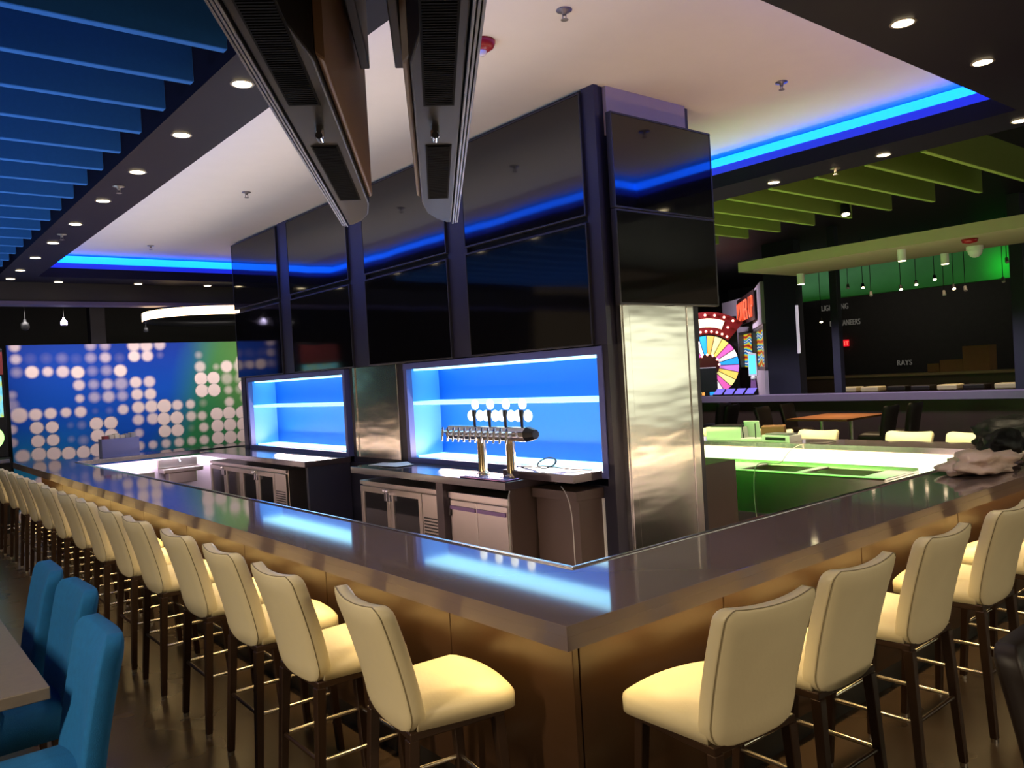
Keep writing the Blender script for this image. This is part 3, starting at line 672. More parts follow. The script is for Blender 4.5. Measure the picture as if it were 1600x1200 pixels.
box(-.10, .10, -.17, .17, 0, .07).build('box_body', M_white, bx2, bevel=.004); box(-.085, .085, -.14, .14, .07, .085).build('lid', mat('grey_lid', lin(120, 124, 122), .5), bx2, bevel=.004)
box(-.104, -.10, -.12, .12, .02, .05).build('slot', M_black, bx2)
bx3 = box(-.11, .11, -.12, .12, 0, .14).build('paper_bag', M_card, bevel=.01); bx3.location = (7.60, 4.95, 1.0715); bx3.rotation_euler = (.3*0, 0, .5); tag(bx3, 'small brown carton behind the white boxes on the far bar', 'box')
cable('thin_cable', [(7.5, 4.2, 1.076), (7.3, 4.15, 1.079), (7.15, 4.3, 1.088), (7.08, 4.38, 1.07), (6.95, 4.42, .98), (6.85, 4.4, .90), (6.6, 4.38, .955), (6.46, 4.40, .965), (6.43, 4.42, .90), (6.44, 4.45, .6), (6.44, 4.4, .3), (6.40, 4.35, .01)], .004, M_gcable, 'thin pale cable trailing from the far bar top down over the sink')
cd = thing('straw_caddy', 'steel caddy with bright packets standing on the bar end before the mural', 'caddy', (3.0, 12.75, 1.07))
MB().box(-.25, .25, -.10, -.09, 0, .26).box(-.25, .25, .09, .10, 0, .26).box(-.25, -.24, -.09, .09, 0, .26).box(.24, .25, -.09, .09, 0, .26).box(-.24, .24, -.09, .09, 0, .02).build('body', mat('blue_grey_steel', lin(104, 108, 150), .35, .7), cd)
for i, c_ in enumerate(((150, 60, 70), (235, 230, 220), (255, 250, 235), (230, 225, 215), (170, 175, 190), (190, 195, 205))):
    box(-.21+.072*i, -.15+.072*i, -.08, .08, .02, .30+.012*(i % 3)).build('packet', mat('packet_%d' % i, lin(*c_), .6), cd)
# underbar equipment
ub = thing('underbar_station', 'steel underbar drainboard with two glass rinsers inside the long side of the bar', 'drainboard', (2.36, 7.2, 0))
MB().box(0, .56, 0, 2.6, .80, .86).build('drainboard', M_steel, ub, bevel=.006)
MB().box(.02, .54, .1, 2.5, .45, .80).build('ice_bin', M_steel, ub, bevel=.006)
MB().box(.06, .5, .55, 1.15, .86, .868).box(.06, .5, 1.25, 2.3, .86, .868).build('rubber_mat', M_black, ub)
for y in (1.34, 2.0):
    MB().lathe([(.035, .868), (.05, .872), (.05, .885), (.038, .89), (.034, .875)], (.40, y, 0), 20).build('glass_rinser', M_chrome, ub)
for x in (.04, .52):
    for y in (.15, 2.45): MB().cyl((x, y, 0), (x, y, .46), .018, n=12).build('leg', M_steel, ub)
ws = thing('wall_sink', 'small steel hand sink hanging on the pale inner wall of the bar end', 'sink', (3.72, 12.49, 0))
MB().box(-.28, .28, -.30, 0, .78, .84).box(-.28, .28, -.03, 0, .84, .98).build('basin', M_steel, ws, bevel=.01)
MB().box(-.20, .20, -.24, -.05, .62, .78).build('bowl', M_steel, ws, bevel=.01)
MB().tube([(0, -.04, .93), (0, -.10, .95), (0, -.14, .92)], .009, 8).build('faucet', M_chrome, ws)
uc = thing('undercounter_unit', 'dark steel cabinet inside the bar end next to the hand sink', 'cabinet', (2.66, 12.2, 0))
box(-.22, .55, -.40, .28, .05, .86).build('body', M_steel, uc, bevel=.006); box(-.16, .5, -.41, -.40, .15, .8).build('door', M_black, uc, bevel=.004)
sk = thing('underbar_sink', 'long steel bar sink lit green inside the far side of the bar', 'sink', (6.45, 3.2, -.055))
s_ = MB(); Ls = 5.2
s_.box(0, .02, 0, Ls, .56, .93).box(.58, .60, 0, Ls, .56, 1.0-.03).box(.02, .58, 0, .02, .56, .93).box(.02, .58, Ls-.02, Ls, .56, .93).box(.02, .58, .02, Ls-.02, .56, .58)
s_.box(0, .07, 0, Ls, .93, .95).box(.51, .6, 0, Ls, .93, .95)
for a, b in ((0, .22), (.78, .86), (1.42, 2.1), (2.7, 3.4), (4.0, Ls)): s_.box(.07, .51, a, b, .93, .95)
s_.build('basin', M_steel, sk, bevel=.004)
MB().box(.0, .55, .1, Ls-.1, .30, .33).build('lower_shelf', M_steel, sk, bevel=.004)
for y in (.2, 1.9, 3.5, 5.0):
    for x in (.05, .53): MB().cyl((x, y, 0), (x, y, .56), .02, n=12).build('leg', M_steel, sk)
dc = thing('underbar_cabinet', 'dark cabinet inside the short side of the bar', 'cabinet', (2.9, 2.37, 0))
box(0, 3.7, 0, .36, .06, .62).build('body', M_kick, dc, bevel=.004); box(.02, 3.68, .02, .34, 0, .06).build('plinth', M_black, dc)
for i in range(4): box(.03+.92*i, .91+.92*i, .36, .375, .1, .6).build('door', M_kick, dc, bevel=.003)
tg = box(-.012, .012, -.03, .03, 0, .12).build('wall_outlet', mat('grey_outlet', lin(150, 150, 128), .4)); tg.location = (7.255, 3.02, .86); tag(tg, 'small grey outlet on the bright strip near the white plastic bag', 'outlet')
# ------------------------------------------------------------------ dotted mural
import numpy as np
DOTS=[(2.085,2.814,0.072,0.7),(3.184,2.814,0.074,0.5),(3.405,2.81,0.073,0.5),(3.862,2.8,0.099,0.8),(4.067,2.796,0.101,0.8),(4.291,2.809,0.089,0.7),(2.091,2.617,0.07,0.6),(2.294,2.621,0.063,0.08),(2.518,2.62,0.064,0.1),(2.746,2.613,0.071,0.2),(2.955,2.6,0.061,0.08),(3.175,2.607,0.074,0.4),(3.4,2.607,0.079,0.6),(3.623,2.596,0.058,0.12),(3.858,2.614,0.092,0.9),(4.073,2.615,0.091,0.8),(4.287,2.623,0.034,0.2),(4.954,2.604,0.051,0.4),(2.091,2.407,0.067,0.35),(2.304,2.404,0.094,0.95),(2.529,2.402,0.073,0.8),(2.746,2.393,0.089,0.8),(2.966,2.374,0.097,0.95),(3.188,2.385,0.068,0.3),(3.406,2.386,0.076,0.4),(3.623,2.374,0.1,0.95),(4.97,2.39,0.091,0.7),(5.256,2.379,0.045,0.5),(5.451,2.379,0.106,0.9),(5.688,2.382,0.1,0.6),(2.973,2.161,0.082,0.8),(3.193,2.16,0.071,0.45),(3.406,2.155,0.082,0.6),(3.623,2.151,0.097,0.5),(3.858,2.164,0.092,0.9),(4.081,2.164,0.091,0.8),(4.972,2.175,0.116,1.0),(5.199,2.176,0.115,1.0),(5.444,2.153,0.098,0.5),(5.673,2.143,0.077,0.4),(2.972,1.938,0.061,0.8),(3.193,1.945,0.078,0.5),(3.413,1.942,0.089,0.6),(3.63,1.942,0.077,0.5),(3.869,1.953,0.092,0.9),(4.085,1.947,0.094,0.9),(4.977,1.957,0.116,1.0),(5.197,1.956,0.115,1.0),(5.458,1.942,0.068,0.6),(5.68,1.945,0.077,0.4),(2.089,1.721,0.117,0.9),(2.318,1.717,0.091,0.95),(2.531,1.721,0.085,0.95),(2.755,1.721,0.074,0.9),(2.972,1.715,0.085,0.9),(3.193,1.713,0.019,0.2),(3.412,1.707,0.032,0.2),(3.629,1.709,0.081,0.85),(3.875,1.727,0.099,0.95),(4.092,1.73,0.104,0.95),(4.306,1.722,0.117,1.0),(4.528,1.722,0.087,0.9),(4.757,1.724,0.075,0.85),(4.985,1.731,0.051,0.3),(5.463,1.719,0.083,0.8),(2.323,1.503,0.097,1.0),(2.542,1.498,0.093,1.0),(2.809,1.506,0.024,0.2),(2.977,1.495,0.046,0.25),(3.199,1.501,0.103,1.0),(3.422,1.496,0.105,1.0),(3.863,1.513,0.086,0.8),(4.103,1.515,0.094,0.85),(4.286,1.498,0.11,1.0),(4.507,1.498,0.112,1.0),(4.759,1.508,0.082,0.8),(4.953,1.501,0.076,0.8),(5.218,1.515,0.115,1.0),(5.447,1.516,0.117,1.0),(5.691,1.506,0.12,1.0),(2.328,1.287,0.097,1.0),(2.545,1.286,0.093,1.0),(2.808,1.274,0.03,0.3),(2.987,1.241,0.061,0.3),(3.209,1.295,0.106,1.0),(3.419,1.289,0.105,1.0),(3.859,1.281,0.069,0.7),(4.29,1.279,0.106,1.0),(4.508,1.277,0.108,1.0),(4.749,1.293,0.036,0.2),(4.969,1.289,0.08,0.85),(5.22,1.294,0.115,1.0),(5.449,1.294,0.118,1.0),(5.697,1.285,0.12,1.0),(2.328,1.074,0.106,1.0),(2.542,1.064,0.105,1.0),(2.759,1.048,0.104,1.0),(2.979,1.042,0.104,1.0),(3.186,1.058,0.106,1.0),(3.859,1.059,0.073,0.8),(4.076,1.059,0.067,0.8),(4.297,1.059,0.072,0.8),(4.52,1.059,0.077,0.85),(4.739,1.063,0.071,0.8),(4.963,1.061,0.08,0.9),(5.217,1.074,0.115,1.0),(5.446,1.068,0.117,1.0),(5.684,1.069,0.116,1.0),(2.01,2.049,0.055,0.5),(1.98,1.504,0.066,0.8),(1.974,1.295,0.066,0.8),(2.101,1.065,0.101,0.9),(2.001,1.889,0.083,0.4)]
mx0, mx1, mz0, mz1 = 1.97, 9.0, .0, 2.84; st_ = .016
nx = int((mx1-mx0)/st_)+1; nz = int((mz1-mz0)/st_)+1
X, Z = np.meshgrid(np.linspace(mx0, mx1, nx), np.linspace(mz0, mz1, nz))
def L3(r, g, b): return np.array(lin(r, g, b)[:3])
def mixc(a, b, t): t = np.clip(t, 0, 1)[..., None]; return a*(1-t)+b*t
wob = .25*np.sin(X*1.7+Z*2.3)+.2*np.sin(X*3.1-Z*1.9+1)
c_ = mixc(np.broadcast_to(L3(0, 74, 180), X.shape+(3,)), L3(0, 50, 150), (Z-1.9)/.9+wob*.5)
c_ = mixc(c_, L3(20, 128, 176), (1.55-Z)/.6*np.clip((3.2-X)/1.0, 0, 1)+wob*.3*(Z < 1.7))
c_ = mixc(c_, L3(40, 120, 72), (X-4.25+(1.9-Z)*.45)/.8+wob*.4)
c_ = mixc(c_, L3(78, 128, 62), (X-5.0+(Z-2.0)*.3)/.8+wob*.3)
# the dots go on in rows beyond the drawn part, hidden behind the tower
k_ = random.Random(3)
extra = [(5.75+.235*i, .60+.235*j, k_.choice((.105, .10, .07, .11)), k_.choice((1, .9, .5))) for i in range(14) for j in range(9)]
extra += [(2.1+.25*i, .1+.25*j, .115, .9) for i in range(15) for j in range(3)]
for x, z, r, a in DOTS+extra:
    d = np.hypot(X-x, Z-z); s = .012+(1-a)*.07+ (.02 if a < 1 else 0)
    al = np.clip((r-d)/s+.5, 0, 1)*(a if a < .6 else min(1, a+.05))
    c_ = mixc(c_, L3(238, 214, 210), al)
    if a >= 1: c_ = mixc(c_, L3(30, 60, 60), np.clip(1-np.abs(d-r*1.05)/.010, 0, 1)*.5)
me = bpy.data.meshes.new('dotted_mural')
vs = np.stack([X, np.full_like(X, 15.0), Z], -1).reshape(-1, 3)
ii = np.arange(nx*nz).reshape(nz, nx)
fs = np.stack([ii[:-1, :-1], ii[:-1, 1:], ii[1:, 1:], ii[1:, :-1]], -1).reshape(-1, 4)
back = [(mx0, 15.12, mz0), (mx1, 15.12, mz0), (mx1, 15.12, mz1), (mx0, 15.12, mz1)]; nb = len(vs)
me.from_pydata(vs.tolist()+back, [], fs.tolist()+[(nb, nb+3, nb+2, nb+1), (0, nb, nb+1, nx-1), (int(ii[-1, 0]), int(ii[-1, -1]), nb+2, nb+3), (0, int(ii[-1, 0]), nb+3, nb), (nx-1, nb+1, nb+2, int(ii[-1, -1]))])
at = me.color_attributes.new('print', 'FLOAT_COLOR', 'POINT')
at.data.foreach_set('color', np.concatenate([np.concatenate([c_.reshape(-1, 3), np.ones((nx*nz, 1))], 1), np.array([[.02, .05, .1, 1]]*4)]).astype(np.float32).ravel())
M_mur = mat('printed_mural', (.1, .2, .5), .6, spec=.2)
nd = M_mur.node_tree.nodes.new('ShaderNodeVertexColor'); nd.layer_name = 'print'
M_mur.node_tree.links.new(nd.outputs[0], M_mur.node_tree.nodes['Principled BSDF'].inputs['Base Color'])
me.materials.append(M_mur)
mu = bpy.data.objects.new('dotted_mural', me); COL.objects.link(mu); tag(mu, 'blue and green printed wall panel covered with pale dots', 'mural')
area('mural_wash', (4.2, 13.9, 3.25), 5.5, .15, 52, (1, .93, .9), (math.radians(38), 0, 0), 130)

# ring lamp and small pendants before the mural
rl = thing('ring_pendant_lamp', 'large warm glowing ring lamp hanging above the dotted mural', 'lamp', (5.02, 14.0, 3.22))
MB().lathe([(1.22, -.075), (1.225, -.07), (1.225, .055), (1.22, .06)], n=64).build('glowing_band', M_ringl, rl)
MB().lathe([(1.22, .06), (1.16, .06), (1.16, -.075), (1.22, -.075)], n=64).build('ring_channel', M_black, rl)
for a in (.4, 2.5, 4.6): MB().cyl((1.19*math.cos(a), 1.19*math.sin(a), .06), (1.19*math.cos(a), 1.19*math.sin(a), 1.68), .006, n=8).build('hanger', M_black, rl)
def pend(name, x, y, z, r, m_, lab, em=None):
    t = thing(name, lab, 'pendant', (x, y, z))
    MB().lathe([(.012, r*1.4), (r*.3, r*1.4), (r*.4, r*.8), (r*.9, r*.4), (r, -r*.4), (r*.9, -r)], n=20).build('shade', m_, t)
    MB().cyl((0, 0, r*1.4), (0, 0, 4.9-z), .006, n=6).build('cord', M_black, t)
    MB().sphere((0, 0, -r*.9), r*.75, 14, 8, sc=(1, 1, .6)).build('bulb', em or M_black, t)
    return t
pend('pendant_speaker', 2.62, 14.0, 3.12, .05, mat('pale_violet_plastic', lin(190, 184, 230), .4, emit=(.55, .5, .9), es=.35), 'small pale hanging speaker over the mural, by itself')
pend('pendant_spotlight', 2.10, 14.0, 3.08, .06, M_black, 'black hanging spotlight over the end of the mural')
pend('pendant_spotlight', 3.86, 14.2, 3.02, .04, M_black, 'small dark spotlight hanging under the ring lamp')

# arcade cabinet at the mural's end
ac = thing('arcade_cabinet', 'arcade cabinet with bright cyan screens at the edge of the mural', 'arcade machine', (1.42, 14.35, 0))
MB().box(-.40, .40, -.30, .40, 0, 1.12).box(-.40, .40, -.05, .40, 1.12, 2.75).build('cabinet', M_black, ac, bevel=.01)
M_scr = bpy.data.materials.new('arcade_screen'); M_scr.use_nodes = True
_n = M_scr.node_tree; _b = _n.nodes['Principled BSDF']; _v = _n.nodes.new('ShaderNodeTexVoronoi'); _v.inputs['Scale'].default_value = 9
_r = _n.nodes.new('ShaderNodeValToRGB'); _tc = _n.nodes.new('ShaderNodeTexCoord')
for p_, c3 in ((.0, (.02, .06, .10)), (.2, (.1, .6, .8)), (.5, (.25, .8, .95)), (.8, (.6, .75, .1))): 
    e_ = _r.color_ramp.elements.new(p_); e_.color = (*c3, 1)
_n.links.new(_tc.outputs['Object'], _v.inputs['Vector']); _n.links.new(_v.outputs['Distance'], _r.inputs[0]); _n.links.new(_r.outputs[0], _b.inputs['Emission Color']); _b.inputs['Emission Strength'].default_value = 1.0; _b.inputs['Base Color'].default_value = (.02, .02, .02, 1)
box(-.36, .37, -.062, -.052, 1.72, 2.34).build('screen', M_scr, ac)
MB().box(-.39, .395, -.07, -.05, 2.36, 2.70).build('marquee', mat('dim_red_marquee', lin(90, 30, 34), .4, emit=(.5, .08, .06), es=.15), ac)
rg = MB(); 
for k in range(40):
    a, b = 2*PI*k/40, 2*PI*(k+1)/40
    rg.add([(.12+.24*math.cos(a), -.055, 1.42+.20*math.sin(a)), (.12+.24*math.cos(b), -.055, 1.42+.20*math.sin(b)), (.12+.18*math.cos(b), -.062, 1.42+.15*math.sin(b)), (.12+.18*math.cos(a), -.062, 1.42+.15*math.sin(a))], [(0, 1, 2, 3)])
rg.build('glow_ring', mat('lime_glow', (.6, 1, .4), .5, emit=(.5, 1, .3), es=1.4), ac)
dsk = MB().cyl((.12, -.051, 1.42), (.12, -.054, 1.42), .15, n=32).build('button_disc', mat('blue_glow', (.1, .4, .9), .5, emit=(.05, .35, .9), es=1.0), ac)
MB().box(-.38, .38, -.34, -.05, 1.04, 1.10).build('control_shelf', mat('grey_shelf', lin(120, 120, 140), .3, .6), ac, bevel=.01)

# ------------------------------------------------------------------ dining booths and half wall beyond the far bar
hw = thing('half_wall', 'long brown half wall with a grey violet cap beyond the far bar', 'half wall', (17.0, 9.0, 0))
box(0, .16, -3.3, 9.0, 0, .93).build('wall_panel', M_brownwall, hw); box(-.10, .32, -3.35, 9.05, .93, 1.09).build('cap', M_rail2, hw, bevel=.006)
area('half_wall_wash', (16.0, 9.5, 3.3), .3, 8, 90, (.85, .75, 1.0), (0, math.radians(-28), 0), spread=80)
def far_table(x, y, lab):
    t = thing('dining_table', lab, 'table', (x, y, 0))
    box(-.75, .75, -.62, .62, .71, .75).build('table_top', M_wood, t, bevel=.004)
    for sx in (-.55, .55):
        MB().cyl((sx, 0, .02), (sx, 0, .71), .035, n=14).build('leg', M_steel, t); MB().cyl((sx, 0, 0), (sx, 0, .02), .2, n=20).build('foot', M_black, t)
    return t
far_table(14.9, 8.3, 'brown dining table standing before the half wall')
area('table_lamp', (14.9, 8.3, 3.1), .25, .25, 26, (1, .72, .4), spread=75)
for i, (x, y, r) in enumerate(((14.4, 9.35, -PI/2), (15.3, 9.35, -PI/2), (14.5, 7.3, PI/2), (15.35, 7.25, PI/2), (15.2, 11.2, PI/2), (16.0, 12.0, PI/2))):
    make_dining('dark brown leather chair, %s' % ('far side of the brown table, nearer the bar', 'far side of the brown table, nearer the half wall', 'open side of the brown table, nearer the bar', 'open side of the brown table, nearer the half wall', 'before the half wall, away from the table', 'against the half wall by the steel column')[i], (x, y, 0), r, M_brownfab, 'dark chairs by the half wall')

# curved white kiosk wall with red sign
kp = [(18.4, 12.16), (20.12, 13.5), (21.42, 14.56), (22.19, 15.33), (22.57, 15.84), (23.32, 16.94)]
ks = thing('sign_kiosk', 'curved white kiosk wall carrying a red lit sign beyond the half wall', 'kiosk', (18.4, 12.16, 0))
M_kw = mat('white_kiosk_paint', lin(205, 195, 205), .6)
kk = MB()
def off(i, d):
    a = Vector(kp[max(0, i-1)]); b = Vector(kp[min(len(kp)-1, i+1)]); n = (b-a).normalized(); n = Vector((n.y, -n.x))
    return Vector(kp[i])+n*d-Vector((18.4, 12.16))
for i in range(len(kp)-1):
    a, b, c, d = off(i, 0), off(i+1, 0), off(i+1, .45), off(i, .45)
    if i < 4:
        ranges = ((0, 1.66), (2.88, 3.97))
    else: ranges = ((0, 3.97),)
    for z0, z1 in ranges: kk.prism([tuple(a), tuple(b), tuple(c), tuple(d)], z0, z1)
kk.build('curved_wall', M_kw, ks)
a, b = off(0, .0), off(4, .0); dv = b-a
M_gs = bpy.data.materials.new('game_screen'); M_gs.use_nodes = True
_n = M_gs.node_tree; _b = _n.nodes['Principled BSDF']; _w = _n.nodes.new('ShaderNodeTexWave'); _w.inputs['Scale'].default_value = .9; _w.inputs['Distortion'].default_value = 6; _w.bands_direction = 'Z'
_r = _n.nodes.new('ShaderNodeValToRGB'); _tc = _n.nodes.new('ShaderNodeTexCoord')
for p_, c3 in ((0, (.5, .01, .02)), (.3, (.9, .55, .02)), (.5, (.45, .8, .03)), (.7, (.03, .35, .9)), (.95, (.01, .02, .15))):
    e_ = _r.color_ramp.elements.new(p_); e_.color = (*c3, 1)
_n.links.new(_tc.outputs['Object'], _w.inputs['Vector']); _n.links.new(_w.outputs['Fac'], _r.inputs[0]); _n.links.new(_r.outputs[0], _b.inputs['Emission Color']); _b.inputs['Emission Strength'].default_value = .9; _b.inputs['Base Color'].default_value = (.02, .02, .02, 1)
nrm = Vector((dv.y, -dv.x)).normalized()
pl = lambda u, d: tuple(a+dv*u+nrm*d)
gs_ = MB(); fr_ = MB()
for i in range(4):
    gs_.prism([tuple(off(i, .16)), tuple(off(i+1, .16)), tuple(off(i+1, .22)), tuple(off(i, .22))], 1.75, 2.80)
    for z0, z1 in ((1.66, 1.75), (2.80, 2.88)): fr_.prism([tuple(off(i, .02)), tuple(off(i+1, .02)), tuple(off(i+1, .20)), tuple(off(i, .20))], z0, z1)
gs_.build('game_screen', M_gs, ks)
for i in (0, 2, 4):
    q = off(i, .02); r_ = q+(off(i, .20)-q); e_ = dv.normalized()*.10
    b_ = e_ if i else e_*0
    fr_.prism([tuple(q-b_), tuple(q+e_), tuple(r_+e_), tuple(r_-b_)], 1.66, 2.88)
fr_.build('screen_frame', mat('steel_grey_frame', lin(110, 108, 112), .4, .5), ks)
# lettering on its curved face
p0, p1 = Vector((19.4, 12.95)), Vector((22.4, 15.6)); mid = (p0+p1)*.5-Vector((18.4, 12.16)); d_ = (p1-p0).normalized()
nv_ = Vector((-d_.y, d_.x)); 
xa = Vector((-d_.x, -d_.y, 0)); za = Vector((nv_.x, nv_.y, 0)); ya = Vector((0, 0, 1))
Mt = Matrix((xa, ya, za)).transposed().to_4x4(); Mt.translation = Vector((mid.x+nv_.x*.10, mid.y+nv_.y*.10, 3.16))
text('sign_letters', 'POWER UP', .90, Mt, mat('red_neon_letter', (1, .2, .1), .5, emit=(1, .10, .035), es=.95), ks, ext=.012, bold=-.012)
tx = ks.children[-1] if False else [c for c in ks.children if c.name.startswith('sign_letters')][0]
Mi = Mt.inverted(); w_ = max((Mi @ v.co).x for v in tx.data.vertices)*2
tx.data.transform(Mt @ Matrix.Diagonal((3.8/w_, 1, 1, 1)) @ Mi)
lb = MB(); lb.add([tuple(Mt @ Vector((x, y, z))) for z in (-.06, -.03) for x, y in ((-2.0, -.09), (2.0, -.09), (2.0, .74), (-2.0, .74))], [(3,2,1,0),(4,5,6,7),(0,1,5,4),(1,2,6,5),(2,3,7,6),(3,0,4,7)])
lb.build('letter_backing', mat('dark_red_backing', (.02, .004, .004), .5), ks)
aimed('kiosk_wash', (18.3, 15.6, 3.9), (20.8, 14.3, 2.2), .8, .8, 90, (.95, .8, 1.0))
tk = thing('tablet_kiosk', 'slim kiosk with glowing blue tablet in front of the white kiosk wall', 'tablet stand', (17.6, 11.95, 0), math.radians(15))
tbar(MB(), (0, 0, 0), (0, 0, 1.55), .16, .05).build('stand', mat('violet_stand', lin(120, 80, 130), .4), tk)
MB().box(-.05, .0, -.11, .11, 1.55, 2.12).build('tablet_body', M_white, tk, bevel=.01); MB().box(-.056, -.05, -.085, .085, 1.60, 2.08).build('screen', mat('blue_tablet_screen', (.1, .5, 1), .3, emit=(.05, .4, 1), es=1.6), tk)
MB().sphere((-.02, 0, 1.50), .07, 12, 8).build('holder', M_white, tk)
for i, (y, a) in enumerate(((12.62, .1), (12.31, .14), (12.0, .08), (11.69, .12))):
    t = thing('menu_tablet', 'tilted tablet with violet blue screen on the half wall cap, %s from the black monitor' % ORD[i], 'tablet', (17.06, y, 1.092), a, 'tablets on the half wall')
    MB().hexa([(-.10, -.13, 0), (.12, -.13, 0), (.12, .13, 0), (-.10, .13, 0)], [(-.10, -.13, .03), (.12, -.13, .17), (.12, .13, .17), (-.10, .13, .03)]).build('case', M_black, t, bevel=.004)
    MB().hexa([(-.09, -.115, .038), (.11, -.115, .166), (.11, .115, .166), (-.09, .115, .038)], [(-.092, -.115, .043), (.108, -.115, .171), (.108, .115, .171), (-.092, .115, .043)]).build('screen', mat('violet_tablet_screen', (.15, .12, .5), .25, emit=(.10, .10, .55), es=.5), t)
mo = thing('monitor', 'black monitor back standing on the half wall before the colour wheel', 'monitor', (17.1, 13.02, 1.092), math.radians(37))
MB().box(-.04, .04, -.27, .27, .10, .72).build('panel', M_black, mo, bevel=.01); MB().box(-.03, .03, -.06, .06, .012, .12).build('neck', M_black, mo); MB().box(-.12, .12, -.18, .18, 0, .012).build('base', M_black, mo); MB().box(-.03, .03, -.25, .25, .72, .735).build('top_edge', M_white, mo)

# prize wheel game
wh = thing('prize_wheel_game', 'prize wheel game with coloured wedges and red marquee bulbs', 'arcade machine', (20.0, 15.15, 0), math.radians(127.2))
WR = .90; zc = 1.86
mw = [mat('wedge_%d' % i, c3, .5, emit=c3, es=.85) for i, c3 in enumerate(((.02, .35, .85), (.85, .8, .75), (.75, .12, .45), (.95, .65, .12), (.9, .85, .3), (.95, .4, .08), (.55, .2, .65)))]
# local +y faces the camera after the turn
wd = MB(); seq = [0, 1, 2, 4, 3, 6, 0, 1, 2, 3, 4, 5]
for k in range(24):
    vs_ = [(0, .06, zc)]+[(WR*math.sin(2*PI*(k+j/3)/24), .06, zc+WR*math.cos(2*PI*(k+j/3)/24)) for j in range(4)]
    wd.add(vs_, [(0, 1, 2, 3, 4)], mi=seq[k % 12])
wd.build('wheel', mw, wh)
MB().cyl((0, -.04, zc), (0, .05, zc), WR+.03, n=64).build('wheel_back', M_black, wh)
sp_ = MB()
for k in range(24):
    a = 2*PI*k/24; s1, c1 = math.sin(a), math.cos(a); w_ = .009
    sp_.add([(s1*.3-c1*w_, .066, zc+c1*.3+s1*w_), (s1*.3+c1*w_, .066, zc+c1*.3-s1*w_), (s1*WR+c1*w_, .066, zc+c1*WR-s1*w_), (s1*WR-c1*w_, .066, zc+c1*WR+s1*w_)], [(0, 1, 2, 3)])
sp_.build('wedge_line', M_black, wh)
MB().cyl((0, .06, zc), (0, .10, zc), .34, n=40).build('hub', mat('dark_red_hub', (.06, .006, .006), .4), wh)
def arch(r0, r1, a0, a1, y0, y1, n=30):
    q = MB()
    for k in range(n):
        a, b = a0+(a1-a0)*k/n, a0+(a1-a0)*(k+1)/n
        P = lambda r, t, y: (r*math.sin(t), y, zc+r*math.cos(t))
        q.hexa([P(r0, a, y0), P(r0, b, y0), P(r0, b, y1), P(r0, a, y1)], [P(r1, a, y0), P(r1, b, y0), P(r1, b, y1), P(r1, a, y1)])
    return q
arch(.95, 1.62, -.72, .72, -.06, .02).build('marquee', mat('deep_red_marquee', (.12, .004, .006), .4, emit=(.5, .005, .01), es=.12), wh)
arch(1.16, 1.42, -.40, .40, .02, .05).build('marquee_screen', mat('cream_marquee_screen', (.9, .85, .6), .5, emit=(.95, .85, .55), es=1.1), wh)
M_bulb = mat('pink_bulb', (1, .6, .5), .5, emit=(1, .35, .28), es=3.0)
for r, n, a0, a1 in ((1.03, 9, -.62, .62), (1.52, 7, -.55, .55), (.33, 7, -1.5, 1.5), (1.28, 2, -.52, .52)):
    for k in range(n):
        a = a0+(a1-a0)*k/(n-1); MB().sphere((r*math.sin(a), .09, zc+r*math.cos(a)), .038, 8, 6).build('bulb', M_bulb, wh)
MB().box(-.9, .9, -.5, -.05, 0, 3.3).build('cabinet', M_black, wh)

# lounge beyond: lettering, exit sign, cartons, stools, ledge
Mw = Matrix((( 0, 0, -1, 0), (-1, 0, 0, 0), (0, 1, 0, 0), (0, 0, 0, 1)))
for nm, y, z, sz, wd_ in (('LIGHTNING', 14.35, 3.58, .25, 1.02), ('BUCCANEERS', 14.02, 3.03, .25, 1.15), ('RAYS', 12.10, 1.60, .22, .50)):
    Mm = Mw.copy(); Mm.translation = (27.94, y*27.9/26, 1.9+(z-1.9)*27.9/26-.08)
    tx = text('wall_lettering', nm, sz*1.15, Matrix(), M_letters, ext=.02)
    tx.data.transform(Mm @ Matrix.Diagonal((wd_/max(v.co.x*2 for v in tx.data.vertices), 1, 1, 1)))
    tag(tx, {'LIGHTNING': 'dim pale letters highest on the dark lounge wall', 'BUCCANEERS': 'dim pale letters below the highest word, above the red exit sign', 'RAYS': 'short dim pale word low on the dark lounge wall'}[nm], 'wall lettering')
ex = thing('exit_sign', 'red lit exit sign on the dark lounge wall', 'exit sign', (27.9, 15.12, 2.38))
box(-.02, .06, -.19, .19, -.11, .13).build('housing', mat('exit_sign_red', (.35, .004, .01), .5, emit=(.8, .008, .02), es=.9), ex)
Mm = Mw.copy(); Mm.translation = (-.035, 0, -.07); text('letters', 'EXIT', .21, Mm, mat('exit_letter', (1, .3, .2), .5, emit=(1, .12, .08), es=1.5), ex, ext=.008)
wbar = box(-.02, .02, -.03, .03, 2.05, 3.25).build('wall_light_bar', mat('pale_light_bar', (.8, .75, .8), .5, emit=(.9, .8, .95), es=.5)); wbar.location = (18.38, 11.13, 0); tag(wbar, 'thin pale vertical light bar on the navy partition', 'light bar')
lg = thing('lounge_ledge', 'long tan ledge along the dark lounge', 'ledge', (21.5, 9.5, 0))
box(0, .6, -4.5, 3.5, 0, 1.30).build('front', M_brownwall, lg); box(-.06, .66, -4.55, 3.55, 1.30, 1.37).build('cap', mat('tan_cap', lin(120, 104, 74), .5), lg, bevel=.006)
